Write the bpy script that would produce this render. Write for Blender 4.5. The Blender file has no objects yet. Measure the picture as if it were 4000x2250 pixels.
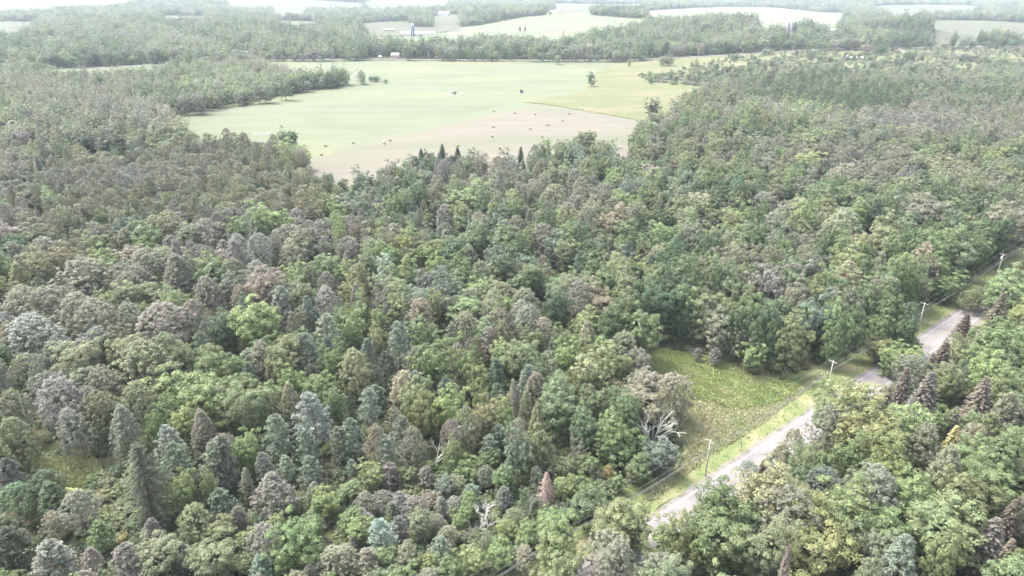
import bpy, math, random
import numpy as np
from mathutils import Vector, Matrix
from mathutils.geometry import delaunay_2d_cdt

# ------------------------------------------------------------------ camera, sky, sun, exposure
F_PX, PITCH, CAM_H = 2670.0, math.radians(24.0), 107.0      # focal length in photo pixels (4000 wide), tilt below level, height
scene = bpy.context.scene
cam_d = bpy.data.cameras.new("camera"); cam = bpy.data.objects.new("camera", cam_d)
scene.collection.objects.link(cam); scene.camera = cam
cam_d.sensor_width = 36.0; cam_d.lens = 36.0 * F_PX / 4000.0
cam_d.clip_start = 0.5; cam_d.clip_end = 30000
cam.location = (0, 0, CAM_H); cam.rotation_euler = (math.radians(90) - PITCH, 0, 0)

SUN_EL, SUN_AZ = math.radians(60), math.radians(-65)         # azimuth from +Y, clockwise
world = bpy.data.worlds.new("World"); scene.world = world; world.use_nodes = True
nt = world.node_tree; nt.nodes.clear()
sky = nt.nodes.new("ShaderNodeTexSky"); sky.sky_type = 'NISHITA'; sky.sun_disc = False
sky.sun_elevation = SUN_EL; sky.sun_rotation = SUN_AZ
sky.air_density = 1.0; sky.dust_density = 3.5; sky.ozone_density = 1.0; sky.altitude = 300
hs = nt.nodes.new("ShaderNodeHueSaturation"); hs.inputs['Saturation'].default_value = 0.40
bg = nt.nodes.new("ShaderNodeBackground"); bg.inputs['Strength'].default_value = 0.15
wo = nt.nodes.new("ShaderNodeOutputWorld")
nt.links.new(sky.outputs[0], hs.inputs['Color']); nt.links.new(hs.outputs[0], bg.inputs[0]); nt.links.new(bg.outputs[0], wo.inputs[0])
sun_d = bpy.data.lights.new("sun", 'SUN'); sun_d.energy = 1.65; sun_d.angle = math.radians(20); sun_d.color = (1.0, 0.96, 0.9)
sun = bpy.data.objects.new("sun", sun_d); scene.collection.objects.link(sun)
sdir = Vector((math.sin(SUN_AZ) * math.cos(SUN_EL), math.cos(SUN_AZ) * math.cos(SUN_EL), math.sin(SUN_EL)))
sun.rotation_euler = sdir.to_track_quat('Z', 'Y').to_euler()
vs = scene.view_settings; vs.view_transform = 'Standard'; vs.look = 'None'; vs.exposure = 2.45; vs.gamma = 1
scene.render.use_motion_blur = False
cy = scene.cycles; cy.max_bounces = 6; cy.diffuse_bounces = 3; cy.glossy_bounces = 1; cy.transmission_bounces = 4
cy.volume_bounces = 1; cy.transparent_max_bounces = 4; cy.use_denoising = True
HAZE_DENSITY = 0.000066

rng = np.random.default_rng(7); random.seed(7)

# ------------------------------------------------------------------ ground height and un-projection
def terrain(x, y):
    x = np.asarray(x, float); y = np.asarray(y, float)
    D = np.hypot(x, y)
    k = np.clip((D - 1350) / 900, 0, 1); k = k * k * (3 - 2 * k)
    h = 7 * np.sin(x / 410 + 0.6) * np.cos(y / 520 + 0.9) + 5 * np.sin(x / 190 + y / 330)
    h = h + 16 * np.exp(-((x + 1700) / 420) ** 2 - ((y - 3900) / 420) ** 2) + 14 * np.exp(-((x - 250) / 420) ** 2 - ((y - 2250) / 380) ** 2)
    k2 = np.clip((D - 3600) / 900, 0, 1)
    b = 27 * np.exp(-((x - 470) / 150) ** 2 - ((y - 1500) / 150) ** 2) + 28 * np.exp(-((x - 815) / 105) ** 2 - ((y - 1500) / 120) ** 2) + 10 * np.exp(-((x - 120) / 200) ** 2 - ((y - 1750) / 220) ** 2)
    return k * h + k2 * 6 + b

def rays(px, py):
    px = np.asarray(px, float); py = np.asarray(py, float)
    x = (px - 2000) / F_PX; v = (py - 1125) / F_PX
    d = np.stack([x, math.cos(PITCH) - v * math.sin(PITCH), -math.sin(PITCH) - v * math.cos(PITCH)], -1)
    return d

T_MARCH = np.geomspace(55, 9000, 900)
def unproj(px, py, h=0.0):
    """ground position under the first point on this sight line that is only h metres above the ground"""
    d = np.atleast_2d(rays(px, py)); h = np.broadcast_to(np.asarray(h, float), d.shape[:1])
    X = d[:, 0:1] * T_MARCH; Y = d[:, 1:2] * T_MARCH; G = CAM_H + d[:, 2:3] * T_MARCH - terrain(X, Y) - h[:, None]
    k = np.argmax(G < 0, axis=1); k = np.where((G < 0).any(1), np.maximum(k, 1), len(T_MARCH) - 1); i = np.arange(len(k)); g0, g1 = G[i, k - 1], G[i, k]
    t = T_MARCH[k - 1] + (T_MARCH[k] - T_MARCH[k - 1]) * np.clip(g0 / (g0 - g1 + 1e-9), 0, 1)
    x, y = d[:, 0] * t, d[:, 1] * t
    return (x, y) if np.ndim(px) else (float(x[0]), float(y[0]))

def project(x, y, z):
    c, s = math.cos(PITCH), math.sin(PITCH)
    dz = z - CAM_H
    fw = y * c - dz * s; up = y * s + dz * c
    return 2000 + F_PX * x / fw, 1125 - F_PX * up / fw, fw

def poly_world(pts, h=None):
    a = np.array([(p[0], p[1], (21 if p[1] < 160 and p[2] >= 10 else p[2]) if len(p) > 2 else (h or 0)) for p in pts], float)
    x, y = unproj(a[:, 0], a[:, 1], a[:, 2])
    return np.stack([x, y], 1)

def inside(P, x, y):
    x = np.asarray(x); y = np.asarray(y)
    r = np.zeros(x.shape, bool); n = len(P); j = n - 1
    for i in range(n):
        xi, yi = P[i]; xj, yj = P[j]
        c = ((yi > y) != (yj > y))
        with np.errstate(divide='ignore', invalid='ignore'):
            xx = (xj - xi) * (y - yi) / ((yj - yi) if yj != yi else 1e-9) + xi
        r ^= c & (x < xx); j = i
    return r

def refine_poly(P, step, wob=0.0, seed=1):
    r = np.random.default_rng(seed); out = []
    n = len(P)
    for i in range(n):
        a, b = P[i], P[(i + 1) % n]; L = np.linalg.norm(b - a); m = max(1, int(L / step))
        nrm = np.array([-(b - a)[1], (b - a)[0]]) / (L + 1e-9)
        for k in range(m):
            o = 0 if k == 0 else r.normal() * wob
            out.append(a + (b - a) * k / m + nrm * o)
    return np.array(out)

# ------------------------------------------------------------------ object helpers
col = scene.collection
def tag(o, label=None, cat=None, group=None, kind=None):
    if label: o["label"] = label
    if cat: o["category"] = cat
    if group: o["group"] = group
    if kind: o["kind"] = kind
    return o
def link(name, data, parent=None):
    o = bpy.data.objects.new(name, data); col.objects.link(o)
    if parent is not None: o.parent = parent
    return o
def empty(name, loc, rz=0):
    o = link(name, None); o.location = loc; o.rotation_euler = (0, 0, rz); o.empty_display_size = 0.1
    return o
def mesh_np(name, verts, faces_flat, sizes, mats, mat_idx=None, smooth=False):
    me = bpy.data.meshes.new(name)
    nv, nf = len(verts), len(sizes)
    me.vertices.add(nv); me.vertices.foreach_set("co", np.asarray(verts, np.float32).ravel())
    me.loops.add(len(faces_flat)); me.loops.foreach_set("vertex_index", np.asarray(faces_flat, np.int32))
    me.polygons.add(nf)
    st = np.concatenate([[0], np.cumsum(sizes)[:-1]]).astype(np.int32)
    me.polygons.foreach_set("loop_start", st); me.polygons.foreach_set("loop_total", np.asarray(sizes, np.int32))
    for m in (mats if isinstance(mats, (list, tuple)) else [mats]): me.materials.append(m)
    if mat_idx is not None: me.polygons.foreach_set("material_index", np.asarray(mat_idx, np.int32))
    if smooth: me.polygons.foreach_set("use_smooth", np.ones(nf, bool))
    me.update(calc_edges=True); me.validate()
    return me

class MB:
    """collects boxes, tubes and prisms into one mesh"""
    def __init__(s): s.v = []; s.f = []
    def add(s, v, f):
        b = len(s.v); s.v += [tuple(p) for p in v]; s.f += [tuple(i + b for i in q) for q in f]; return s
    def box(s, c, d, rz=0.0):
        x, y, z = d[0] / 2, d[1] / 2, d[2] / 2; ca, sa = math.cos(rz), math.sin(rz)
        P = []
        for k in (-z, z):
            for (i, j) in ((-x, -y), (x, -y), (x, y), (-x, y)): P.append((c[0] + i * ca - j * sa, c[1] + i * sa + j * ca, c[2] + k))
        return s.add(P, [(3, 2, 1, 0), (4, 5, 6, 7), (0, 1, 5, 4), (1, 2, 6, 5), (2, 3, 7, 6), (3, 0, 4, 7)])
    def tube(s, pts, rad, n=6, cap=True):
        pts = [Vector(p) for p in pts]
        if not isinstance(rad, (list, tuple)): rad = [rad] * len(pts)
        V = []; m = len(pts)
        for i, p in enumerate(pts):
            t = (pts[min(i + 1, m - 1)] - pts[max(i - 1, 0)]).normalized()
            a = Vector((0, 0, 1)) if abs(t.z) < 0.9 else Vector((1, 0, 0))
            u = t.cross(a).normalized(); w = t.cross(u)
            for k in range(n):
                th = 2 * math.pi * k / n; V.append(p + (u * math.cos(th) + w * math.sin(th)) * rad[i])
        Fc = [(i * n + k, i * n + (k + 1) % n, (i + 1) * n + (k + 1) % n, (i + 1) * n + k) for i in range(m - 1) for k in range(n)]
        if cap: Fc += [tuple(range(n - 1, -1, -1)), tuple(range((m - 1) * n, m * n))]
        return s.add(V, Fc)
    def lathe(s, prof, n=20, c=(0, 0, 0)):
        V = [(c[0] + r * math.cos(2 * math.pi * k / n), c[1] + r * math.sin(2 * math.pi * k / n), c[2] + z) for r, z in prof for k in range(n)]
        Fc = [(i * n + k, i * n + (k + 1) % n, (i + 1) * n + (k + 1) % n, (i + 1) * n + k) for i in range(len(prof) - 1) for k in range(n)]
        Fc += [tuple(range(n - 1, -1, -1)), tuple(range((len(prof) - 1) * n, len(prof) * n))]
        return s.add(V, Fc)
    def mesh(s, name, mat, smooth=False):
        me = bpy.data.meshes.new(name); me.from_pydata([tuple(v) for v in s.v], [], s.f); me.materials.append(mat)
        if smooth:
            for p in me.polygons: p.use_smooth = True
        me.update(); return me
    def build(s, name, mat, parent=None, smooth=False): return link(name, s.mesh(name, mat, smooth), parent)

# ------------------------------------------------------------------ materials
def new_mat(name):
    m = bpy.data.materials.new(name); m.use_nodes = True; t = m.node_tree
    return m, t, t.nodes['Principled BSDF']
def plain(name, rgb, rough=0.8, noise=0.25, scale=3.0, spec=0.25):
    m, t, p = new_mat(name); p.inputs['Roughness'].default_value = rough; p.inputs['Specular IOR Level'].default_value = spec
    g = t.nodes.new("ShaderNodeNewGeometry"); n = t.nodes.new("ShaderNodeTexNoise"); n.inputs['Scale'].default_value = scale; n.inputs['Detail'].default_value = 4
    r = t.nodes.new("ShaderNodeMapRange"); r.inputs[3].default_value = 1 - noise; r.inputs[4].default_value = 1 + noise
    mx = t.nodes.new("ShaderNodeVectorMath"); mx.operation = 'SCALE'; mx.inputs[0].default_value = rgb
    t.links.new(g.outputs['Position'], n.inputs['Vector']); t.links.new(n.outputs[0], r.inputs[0]); t.links.new(r.outputs[0], mx.inputs['Scale']); t.links.new(mx.outputs[0], p.inputs['Base Color'])
    return m
def leaf_mat(name, rough=0.6, trans=0.38, var=0.35, spec=0.35):
    """leaf colour comes from the tree's own 'tint'; noise makes paler and deeper sprays and a slight hue drift"""
    m, t, p = new_mat(name); N, L = t.nodes, t.links
    a = N.new("ShaderNodeAttribute"); a.attribute_type = 'INSTANCER'; a.attribute_name = 'tint'
    tc = N.new("ShaderNodeTexCoord"); n = N.new("ShaderNodeTexNoise"); n.inputs['Scale'].default_value = 0.9; n.inputs['Detail'].default_value = 3
    L.new(tc.outputs['Object'], n.inputs['Vector'])
    oi = N.new("ShaderNodeObjectInfo")
    ad = N.new("ShaderNodeVectorMath"); ad.operation = 'MULTIPLY_ADD'; ad.inputs[1].default_value = (1, 1, 1)
    r = N.new("ShaderNodeMapRange"); r.inputs[1].default_value = 0.3; r.inputs[2].default_value = 0.7; r.inputs[3].default_value = 1 - var; r.inputs[4].default_value = 1 + var
    L.new(n.outputs[0], r.inputs[0])
    sc = N.new("ShaderNodeVectorMath"); sc.operation = 'SCALE'; L.new(a.outputs['Color'], sc.inputs[0]); L.new(r.outputs[0], sc.inputs['Scale'])
    n2 = N.new("ShaderNodeTexNoise"); n2.inputs['Scale'].default_value = 0.35; n2.inputs['Detail'].default_value = 1; L.new(tc.outputs['Object'], n2.inputs['Vector'])
    hv = N.new("ShaderNodeHueSaturation"); rr = N.new("ShaderNodeMapRange"); rr.inputs[1].default_value = 0.3; rr.inputs[2].default_value = 0.7; rr.inputs[3].default_value = 0.485; rr.inputs[4].default_value = 0.515
    L.new(n2.outputs[0], rr.inputs[0]); L.new(rr.outputs[0], hv.inputs['Hue']); L.new(sc.outputs[0], hv.inputs['Color'])
    L.new(hv.outputs[0], p.inputs['Base Color']); p.inputs['Roughness'].default_value = rough; p.inputs['Specular IOR Level'].default_value = spec
    tr = N.new("ShaderNodeBsdfTranslucent"); L.new(hv.outputs[0], tr.inputs[0])
    mx = N.new("ShaderNodeMixShader"); mx.inputs[0].default_value = trans
    L.new(p.outputs[0], mx.inputs[1]); L.new(tr.outputs[0], mx.inputs[2]); L.new(mx.outputs[0], N['Material Output'].inputs[0])
    return m
M = {}
M['leaf'] = leaf_mat('broad_leaves'); M['fine'] = leaf_mat('fine_leaves', 0.6, 0.25, 0.25)
M['needle'] = leaf_mat('pine_needles', 0.6, 0.12, 0.35, 0.3); M['twig'] = leaf_mat('bare_twigs', 0.9, 0.0, 0.25, 0.1)
M['bark'] = plain('bark', (0.14, 0.115, 0.095), 0.95); M['bark_red'] = plain('reddish_bark', (0.20, 0.125, 0.085), 0.95)
M['bark_pale'] = plain('bleached_wood', (0.50, 0.46, 0.42), 0.9, 0.15)

def ground_mat(name, c1, c2, scale, c3=None, scale3=0.02, stretch=(1, 1, 1), rot=0.0, lo=0.35, hi=0.65, bump=0.0, stripe=None, blend=False):
    m, t, p = new_mat(name); N, L = t.nodes, t.links
    g = N.new("ShaderNodeNewGeometry"); mp = N.new("ShaderNodeMapping"); mp.inputs['Scale'].default_value = stretch; mp.inputs['Rotation'].default_value = (0, 0, rot)
    L.new(g.outputs['Position'], mp.inputs[0])
    n = N.new("ShaderNodeTexNoise"); n.inputs['Scale'].default_value = scale; n.inputs['Detail'].default_value = 8; n.inputs['Roughness'].default_value = 0.65
    L.new(mp.outputs[0], n.inputs['Vector'])
    r = N.new("ShaderNodeMapRange"); r.inputs[1].default_value = lo; r.inputs[2].default_value = hi; L.new(n.outputs[0], r.inputs[0])
    mx = N.new("ShaderNodeMix"); mx.data_type = 'RGBA'; mx.inputs[6].default_value = (*c1, 1); mx.inputs[7].default_value = (*c2, 1); L.new(r.outputs[0], mx.inputs[0])
    out = mx.outputs[2]
    if c3:
        n3 = N.new("ShaderNodeTexNoise"); n3.inputs['Scale'].default_value = scale3; n3.inputs['Detail'].default_value = 5; L.new(mp.outputs[0], n3.inputs['Vector'])
        r3 = N.new("ShaderNodeMapRange"); r3.inputs[1].default_value = 0.48; r3.inputs[2].default_value = 0.66; L.new(n3.outputs[0], r3.inputs[0])
        m3 = N.new("ShaderNodeMix"); m3.data_type = 'RGBA'; m3.inputs[7].default_value = (*c3, 1); L.new(out, m3.inputs[6]); L.new(r3.outputs[0], m3.inputs[0]); out = m3.outputs[2]
    if blend:                                                   # the cut strip fades raggedly into the greener grass
        a0, b0 = np.array(unproj(1380, 553)), np.array(unproj(2050, 402)); dv = (b0 - a0) / np.linalg.norm(b0 - a0); nv = np.array([-dv[1], dv[0]])
        dp = N.new("ShaderNodeVectorMath"); dp.operation = 'DOT_PRODUCT'; dp.inputs[1].default_value = (nv[0], nv[1], 0); L.new(g.outputs['Position'], dp.inputs[0])
        nb = N.new("ShaderNodeTexNoise"); nb.inputs['Scale'].default_value = .04; nb.inputs['Detail'].default_value = 6; L.new(mp.outputs[0], nb.inputs['Vector'])
        ma = N.new("ShaderNodeMath"); ma.operation = 'MULTIPLY_ADD'; ma.inputs[1].default_value = 34.0; L.new(nb.outputs[0], ma.inputs[0]); L.new(dp.outputs['Value'], ma.inputs[2])
        c0 = float(a0 @ nv); rb = N.new("ShaderNodeMapRange"); rb.inputs[1].default_value = c0 + 17 - 26; rb.inputs[2].default_value = c0 + 17 - 2; L.new(ma.outputs[0], rb.inputs[0])
        mb_ = N.new("ShaderNodeMix"); mb_.data_type = 'RGBA'; mb_.inputs[7].default_value = (.110, .124, .080, 1); L.new(out, mb_.inputs[6]); L.new(rb.outputs[0], mb_.inputs[0]); out = mb_.outputs[2]
    if stripe:                                                  # swaths left by the mower
        mp2 = N.new("ShaderNodeMapping"); mp2.inputs['Rotation'].default_value = (0, 0, rot + .12); L.new(g.outputs['Position'], mp2.inputs[0])
        wv = N.new("ShaderNodeTexWave"); wv.bands_direction = 'Y'; wv.inputs['Scale'].default_value = stripe[0]; wv.inputs['Distortion'].default_value = 6; wv.inputs['Detail'].default_value = 3; wv.inputs['Detail Scale'].default_value = .6; L.new(mp2.outputs[0], wv.inputs['Vector'])
        rs = N.new("ShaderNodeMapRange"); rs.inputs[3].default_value = 1 - stripe[1]; rs.inputs[4].default_value = 1 + stripe[1]; L.new(wv.outputs['Fac'], rs.inputs[0])
        vm = N.new("ShaderNodeVectorMath"); vm.operation = 'SCALE'; L.new(out, vm.inputs[0]); L.new(rs.outputs[0], vm.inputs['Scale']); out = vm.outputs[0]
    L.new(out, p.inputs['Base Color']); p.inputs['Roughness'].default_value = 0.95; p.inputs['Specular IOR Level'].default_value = 0.1
    if bump:
        b = N.new("ShaderNodeBump"); b.inputs['Strength'].default_value = 1; b.inputs['Distance'].default_value = bump; L.new(n.outputs[0], b.inputs['Height']); L.new(b.outputs[0], p.inputs['Normal'])
    return m
FROT = math.radians(-14)
M['floor'] = ground_mat('forest_floor', (0.035, 0.045, 0.022), (0.075, 0.085, 0.038), 0.35, (0.09, 0.075, 0.05), 0.05)
M['grass'] = ground_mat('mown_field', (0.097, 0.111, 0.070), (0.114, 0.127, 0.085), 0.03, (0.130, 0.132, 0.078), 0.012, (0.35, 1, 1), FROT, lo=.4, hi=.6, stripe=(.05, .06))
M['stubble'] = ground_mat('cut_hay', (0.116, 0.108, 0.086), (0.137, 0.124, 0.101), 0.10, (0.106, 0.110, 0.076), 0.02, (0.18, 1.3, 1), FROT, lo=.4, hi=.6, stripe=(.14, .08), blend=True)
M['tanfield'] = ground_mat('dry_field', (0.071, 0.075, 0.051), (0.085, 0.083, 0.059), 0.05, (0.064, 0.075, 0.045), 0.01, (0.25, 1, 1), 0, stripe=(.03, .08))
M['goldenrod'] = ground_mat('weedy_meadow', (0.082, 0.096, 0.046), (0.118, 0.122, 0.064), 0.35, (0.132, 0.122, 0.076), 0.03, (0.5, 1, 1), FROT, bump=0.3)
M['clearing'] = ground_mat('green_clearing', (0.168, 0.213, 0.084), (0.213, 0.252, 0.106), 0.5, (0.241, 0.235, 0.123), 0.07, bump=0.15)
M['dry_grass'] = ground_mat('dry_grass', (0.20, 0.21, 0.115), (0.27, 0.265, 0.17), 0.6, (0.15, 0.18, 0.07), 0.12, bump=0.12)
M['verge'] = ground_mat('verge_grass', (0.095, 0.126, 0.048), (0.147, 0.162, 0.076), 0.7, (0.209, 0.189, 0.114), 0.12, bump=0.1)
M['asphalt'] = ground_mat('worn_asphalt', (0.167, 0.158, 0.156), (0.210, 0.197, 0.193), 1.2, (0.144, 0.136, 0.136), 0.2)
M['gravel'] = ground_mat('gravel', (0.138, 0.126, 0.112), (0.198, 0.181, 0.159), 2.5, (0.103, 0.099, 0.069), 0.4)
M['white_line'] = ground_mat('white_paint', (0.27, 0.265, 0.26), (0.36, 0.355, 0.35), 2.0)
M['yellow_line'] = ground_mat('yellow_paint', (0.21, 0.165, 0.095), (0.25, 0.19, 0.10), 2.0)
M['crack'] = plain('tar_seal', (0.10, 0.095, 0.095), 0.7)
M['pole'] = plain('weathered_pole', (0.42, 0.38, 0.34), 0.9, 0.2, 1.5)
M['wire'] = plain('wire', (0.16, 0.17, 0.16), 0.5, 0.05)
M['metal'] = plain('grey_metal', (0.55, 0.56, 0.57), 0.45, 0.1)
M['white'] = plain('white_siding', (0.42, 0.42, 0.42), 0.6, 0.06, 0.6)
M['roof_dark'] = plain('dark_shingles', (0.16, 0.15, 0.15), 0.85, 0.2, 1)
M['roof_pale'] = plain('pale_metal_roof', (0.36, 0.36, 0.37), 0.5, 0.08, 0.5)
M['roof_brown'] = plain('faded_shingles', (.22, .18, .17), .85, .15, 1)
M['brown_wall'] = plain('brown_siding', (0.34, 0.25, 0.21), 0.8, 0.1, 0.8)
M['glass'] = plain('window_glass', (0.05, 0.06, 0.07), 0.1, 0.05, 1, 0.6)
M['silo_blue'] = plain('blue_silo_enamel', (0.045, 0.055, 0.13), 0.35, 0.08, 0.5)
M['silo_grey'] = plain('silo_staves', (0.33, 0.28, 0.29), 0.8, 0.2, 0.8)
M['dark_wood'] = plain('dark_boards', (0.07, 0.065, 0.06), 0.9, 0.2, 2)
M['hay'] = ground_mat('hay', (0.27, 0.22, 0.13), (0.42, 0.35, 0.22), 4.0)
M['hay_end'] = plain('bale_end', (0.23, 0.19, 0.12), 0.95, 0.35, 6)
M['stone'] = plain('field_stone', (0.33, 0.32, 0.29), 0.9, 0.25, 1)

# colours of foliage (albedo)
TINT = dict(g=(.142, .186, .086), d=(.090, .128, .066), l=(.192, .240, .108), y=(.182, .208, .094), o=(.188, .200, .112),
            t=(.212, .204, .140), m=(.196, .198, .160), b=(.160, .196, .138), s=(.225, .260, .200), k=(.222, .202, .158),
            r=(.22, .155, .124), a=(.31, .27, .12), w=(.75, .70, .64), n=(.076, .090, .056), e=(.166, .205, .104), p=(.186, .194, .132), h=(.215, .225, .142), c=(.135, .116, .088))
CWORD = dict(g='green', d='dark green', l='light green', y='yellow green', o='olive green', t='tan brown', m='mauve grey', b='blue green',
             s='silvery blue green', k='pinkish brown', r='rust red', a='orange yellow', w='bleached white', n='blackish green', e='mid green', p='brownish green', h='pale straw green', c='dark brown')

# ------------------------------------------------------------------ foliage generators
def norm(a): return a / (np.linalg.norm(a, axis=-1, keepdims=True) + 1e-9)
def rdir(r, n): return norm(r.normal(size=(n, 3)))
class Leaves:
    def __init__(s): s.C = []; s.N = []; s.A = []; s.B = []; s.T = []
    def add(s, C, N, a, b, T=None):
        n = len(C); s.C.append(C); s.N.append(norm(N)); s.A.append(np.full(n, a) if np.isscalar(a) else a); s.B.append(np.full(n, b) if np.isscalar(b) else b)
        s.T.append(np.full((n, 3), np.nan) if T is None else T)
    def mesh(s, name, mat, r):
        C = np.concatenate(s.C); N = np.concatenate(s.N); A = np.concatenate(s.A); B = np.concatenate(s.B); T = np.concatenate(s.T)
        bad = np.isnan(T[:, 0]); T[bad] = rdir(r, bad.sum())
        T = norm(T - N * np.sum(T * N, 1, keepdims=True)); U = np.cross(N, T)
        sa = (A * r.uniform(.75, 1.25, len(A)))[:, None] * .5; sb = (B * r.uniform(.75, 1.25, len(A)))[:, None] * .5
        off = r.uniform(-.35, .35, (len(A), 1)); bend = N * sb * 0.35
        V = np.stack([C + T * sa, C + U * sb + T * sa * off - bend, C - T * sa, C - U * sb - T * sa * off - bend], 1).reshape(-1, 3)
        n = len(C)
        return mesh_np(name, V, np.arange(4 * n), np.full(n, 4), mat)

def puffs(L, r, cen, rad, n, sq, out, a, flat=0.65):
    """leaf sprays over one bulge: mostly its upper and outer side"""
    d = norm(rdir(r, n) + 0.45 * out + np.array([0, 0, .35]))
    rr = rad * r.uniform(.62, 1.08, (n, 1)) ** .8
    C = cen + d * rr * np.array([1, 1, flat])
    N = d + 0.55 * rdir(r, n) + np.array([0, 0, .25])
    L.add(C, N, a, a * sq)

def broad_crown(r, H, R, z0, n_puff, n_leaf, leaf, lob=0.3, top=1.0, core=500, pr=.21):
    """a lobed egg closely covered with leaf sprays, each spray a bulge lit from above and dark beneath"""
    L = Leaves(); ph = r.uniform(0, 6.28, 8); zc = z0 + (H - z0) * .60
    nb = 14; bd = norm(rdir(r, nb) * np.array([1, 1, .8]) + np.array([0, 0, .3])); bs = r.uniform(.08, lob, nb); off = r.normal(size=3) * np.array([.10, .10, 0]) * R
    def env(d):
        ho = np.maximum(np.hypot(d[:, 0], d[:, 1]), .12); low = np.where(d[:, 2] < 0, ho ** -.45, 1.0)
        hz = np.where(d[:, 2] > 0, H - zc, zc - z0); w = R * (1 + .07 * np.sin(2 * np.arctan2(d[:, 1], d[:, 0]) + ph[0]))
        k = .98 + np.sum(bs * np.clip((d @ bd.T - .80) / .20, 0, 1) ** .8, 1) - lob * .5
        sh = 1 - (.22 * np.clip(d[:, 2], 0, 1) ** 2 if top < 1 else 0)
        return np.stack([d[:, 0] * w * k * sh * low, d[:, 1] * w * k * sh * low, zc + d[:, 2] * hz * k], 1)
    i = np.arange(n_puff); el = np.arcsin(np.clip(-.97 + 1.97 * (i + .5) / n_puff, -1, 1)); az = i * 2.39996 + r.normal(size=n_puff) * .25
    D = np.stack([np.cos(el) * np.cos(az), np.cos(el) * np.sin(az), np.sin(el)], 1); D = norm(D + .10 * rdir(r, n_puff)); C = env(D)
    inn = r.uniform(.66, 1.06, (n_puff, 1)); cen = np.array([0, 0, zc]); C = cen + (C - cen) * inn
    keep = r.uniform(size=n_puff) > .10; C, D = C[keep] + off * np.clip((C[keep][:, 2:3] - zc) / (H - zc), 0, 1), D[keep]
    for c, d in zip(C, D): puffs(L, r, c - d * R * .10, R * pr * r.uniform(.55, 1.25), n_leaf, .75, d, leaf, .72)
    if core:
        d = rdir(r, core); c = cen + (env(d) - cen) * r.uniform(.45, .8, (core, 1)); L.add(c, d + .4 * rdir(r, core), leaf * 2.2, leaf * 1.8)
    return L
def fine_crown(r, H, R, z0, n_p, n_leaf, leaf, shape='round'):
    L = Leaves(); ph = r.uniform(0, 6.28, 4)
    u = r.uniform(0, 1, n_p); az = r.uniform(0, 6.283, n_p); q = r.uniform(0.35, 1, n_p) ** .5
    z = z0 + (H - z0) * u ** .8
    t = (z - z0) / (H - z0)
    prof = np.sin(np.clip(t * .86 + .13, 0, 1) * math.pi) ** .6 if shape == 'round' else (1 - t) ** .62 * (0.35 + .65 * np.clip(t * 6, 0, 1))
    w = 1 + .22 * np.sin(2 * az + ph[0] + 3 * t) + .14 * np.sin(5 * az + ph[1] + 7 * t)
    rr = R * prof * q * w
    C = np.stack([rr * np.cos(az), rr * np.sin(az), z + r.normal(size=n_p) * .25], 1)
    out = norm(C - np.array([0, 0, z0 + (H - z0) * .35]))
    for c, o in zip(C, out):
        d = norm(rdir(r, n_leaf) * .9 + o * .5)
        L.add(c + d * r.uniform(.1, .75, (n_leaf, 1)) * R * .16, d + .5 * rdir(r, n_leaf) + np.array([0, 0, .35]), leaf, leaf * .6, norm(o + .7 * rdir(r, n_leaf)))
    return L
def tuft(L, r, c, out, n, ln, wd, spread=.9):
    d = norm(out + spread * rdir(r, n))
    L.add(c + d * ln * .45, np.cross(d, rdir(r, n)) + np.array([0, 0, .5]), ln, wd, d)
def pine_crown(r, H, R, z0, whorls, nb, tufts, nt_, ln, wd, red=False):
    L = Leaves(); limbs = []
    for i in range(whorls):
        t = (i + r.uniform(0, .6)) / whorls; z = z0 + (H - z0 - .4) * t
        env = R * ((1 - t) ** .55 * (0.55 + .45 * min(1, t * 5)) if not red else math.sin(min(1, t * .75 + .25) * math.pi) ** .5)
        a0 = r.uniform(0, 6.28)
        for k in range(nb):
            az = a0 + 6.283 * k / nb + r.normal() * .25; ln_b = env * r.uniform(.68, 1.12)
            if ln_b < .25: ln_b = .25
            rise = (.18 + .5 * t) * ln_b
            o = np.array([math.cos(az), math.sin(az), 0])
            p0 = np.array([0, 0, z]); p1 = p0 + o * ln_b + np.array([0, 0, rise]); limbs.append((p0, p1))
            for j in range(tufts):
                s = .38 + .62 * (j + r.uniform(0, 1)) / tufts
                side = np.array([-o[1], o[0], 0]) * r.normal() * .24 * ln_b * s
                c = p0 + (p1 - p0) * s + side + np.array([0, 0, r.normal() * .1 - .10 * ln_b * (s - .5) ** 2])
                tuft(L, r, c, o * .55 + np.array([0, 0, .55]), nt_, ln, wd)
    for j in range(10): tuft(L, r, np.array([r.normal() * .2, r.normal() * .2, H - r.uniform(0, 1.2)]), np.array([0, 0, 1.]), nt_, ln, wd)
    return L, limbs
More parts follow.
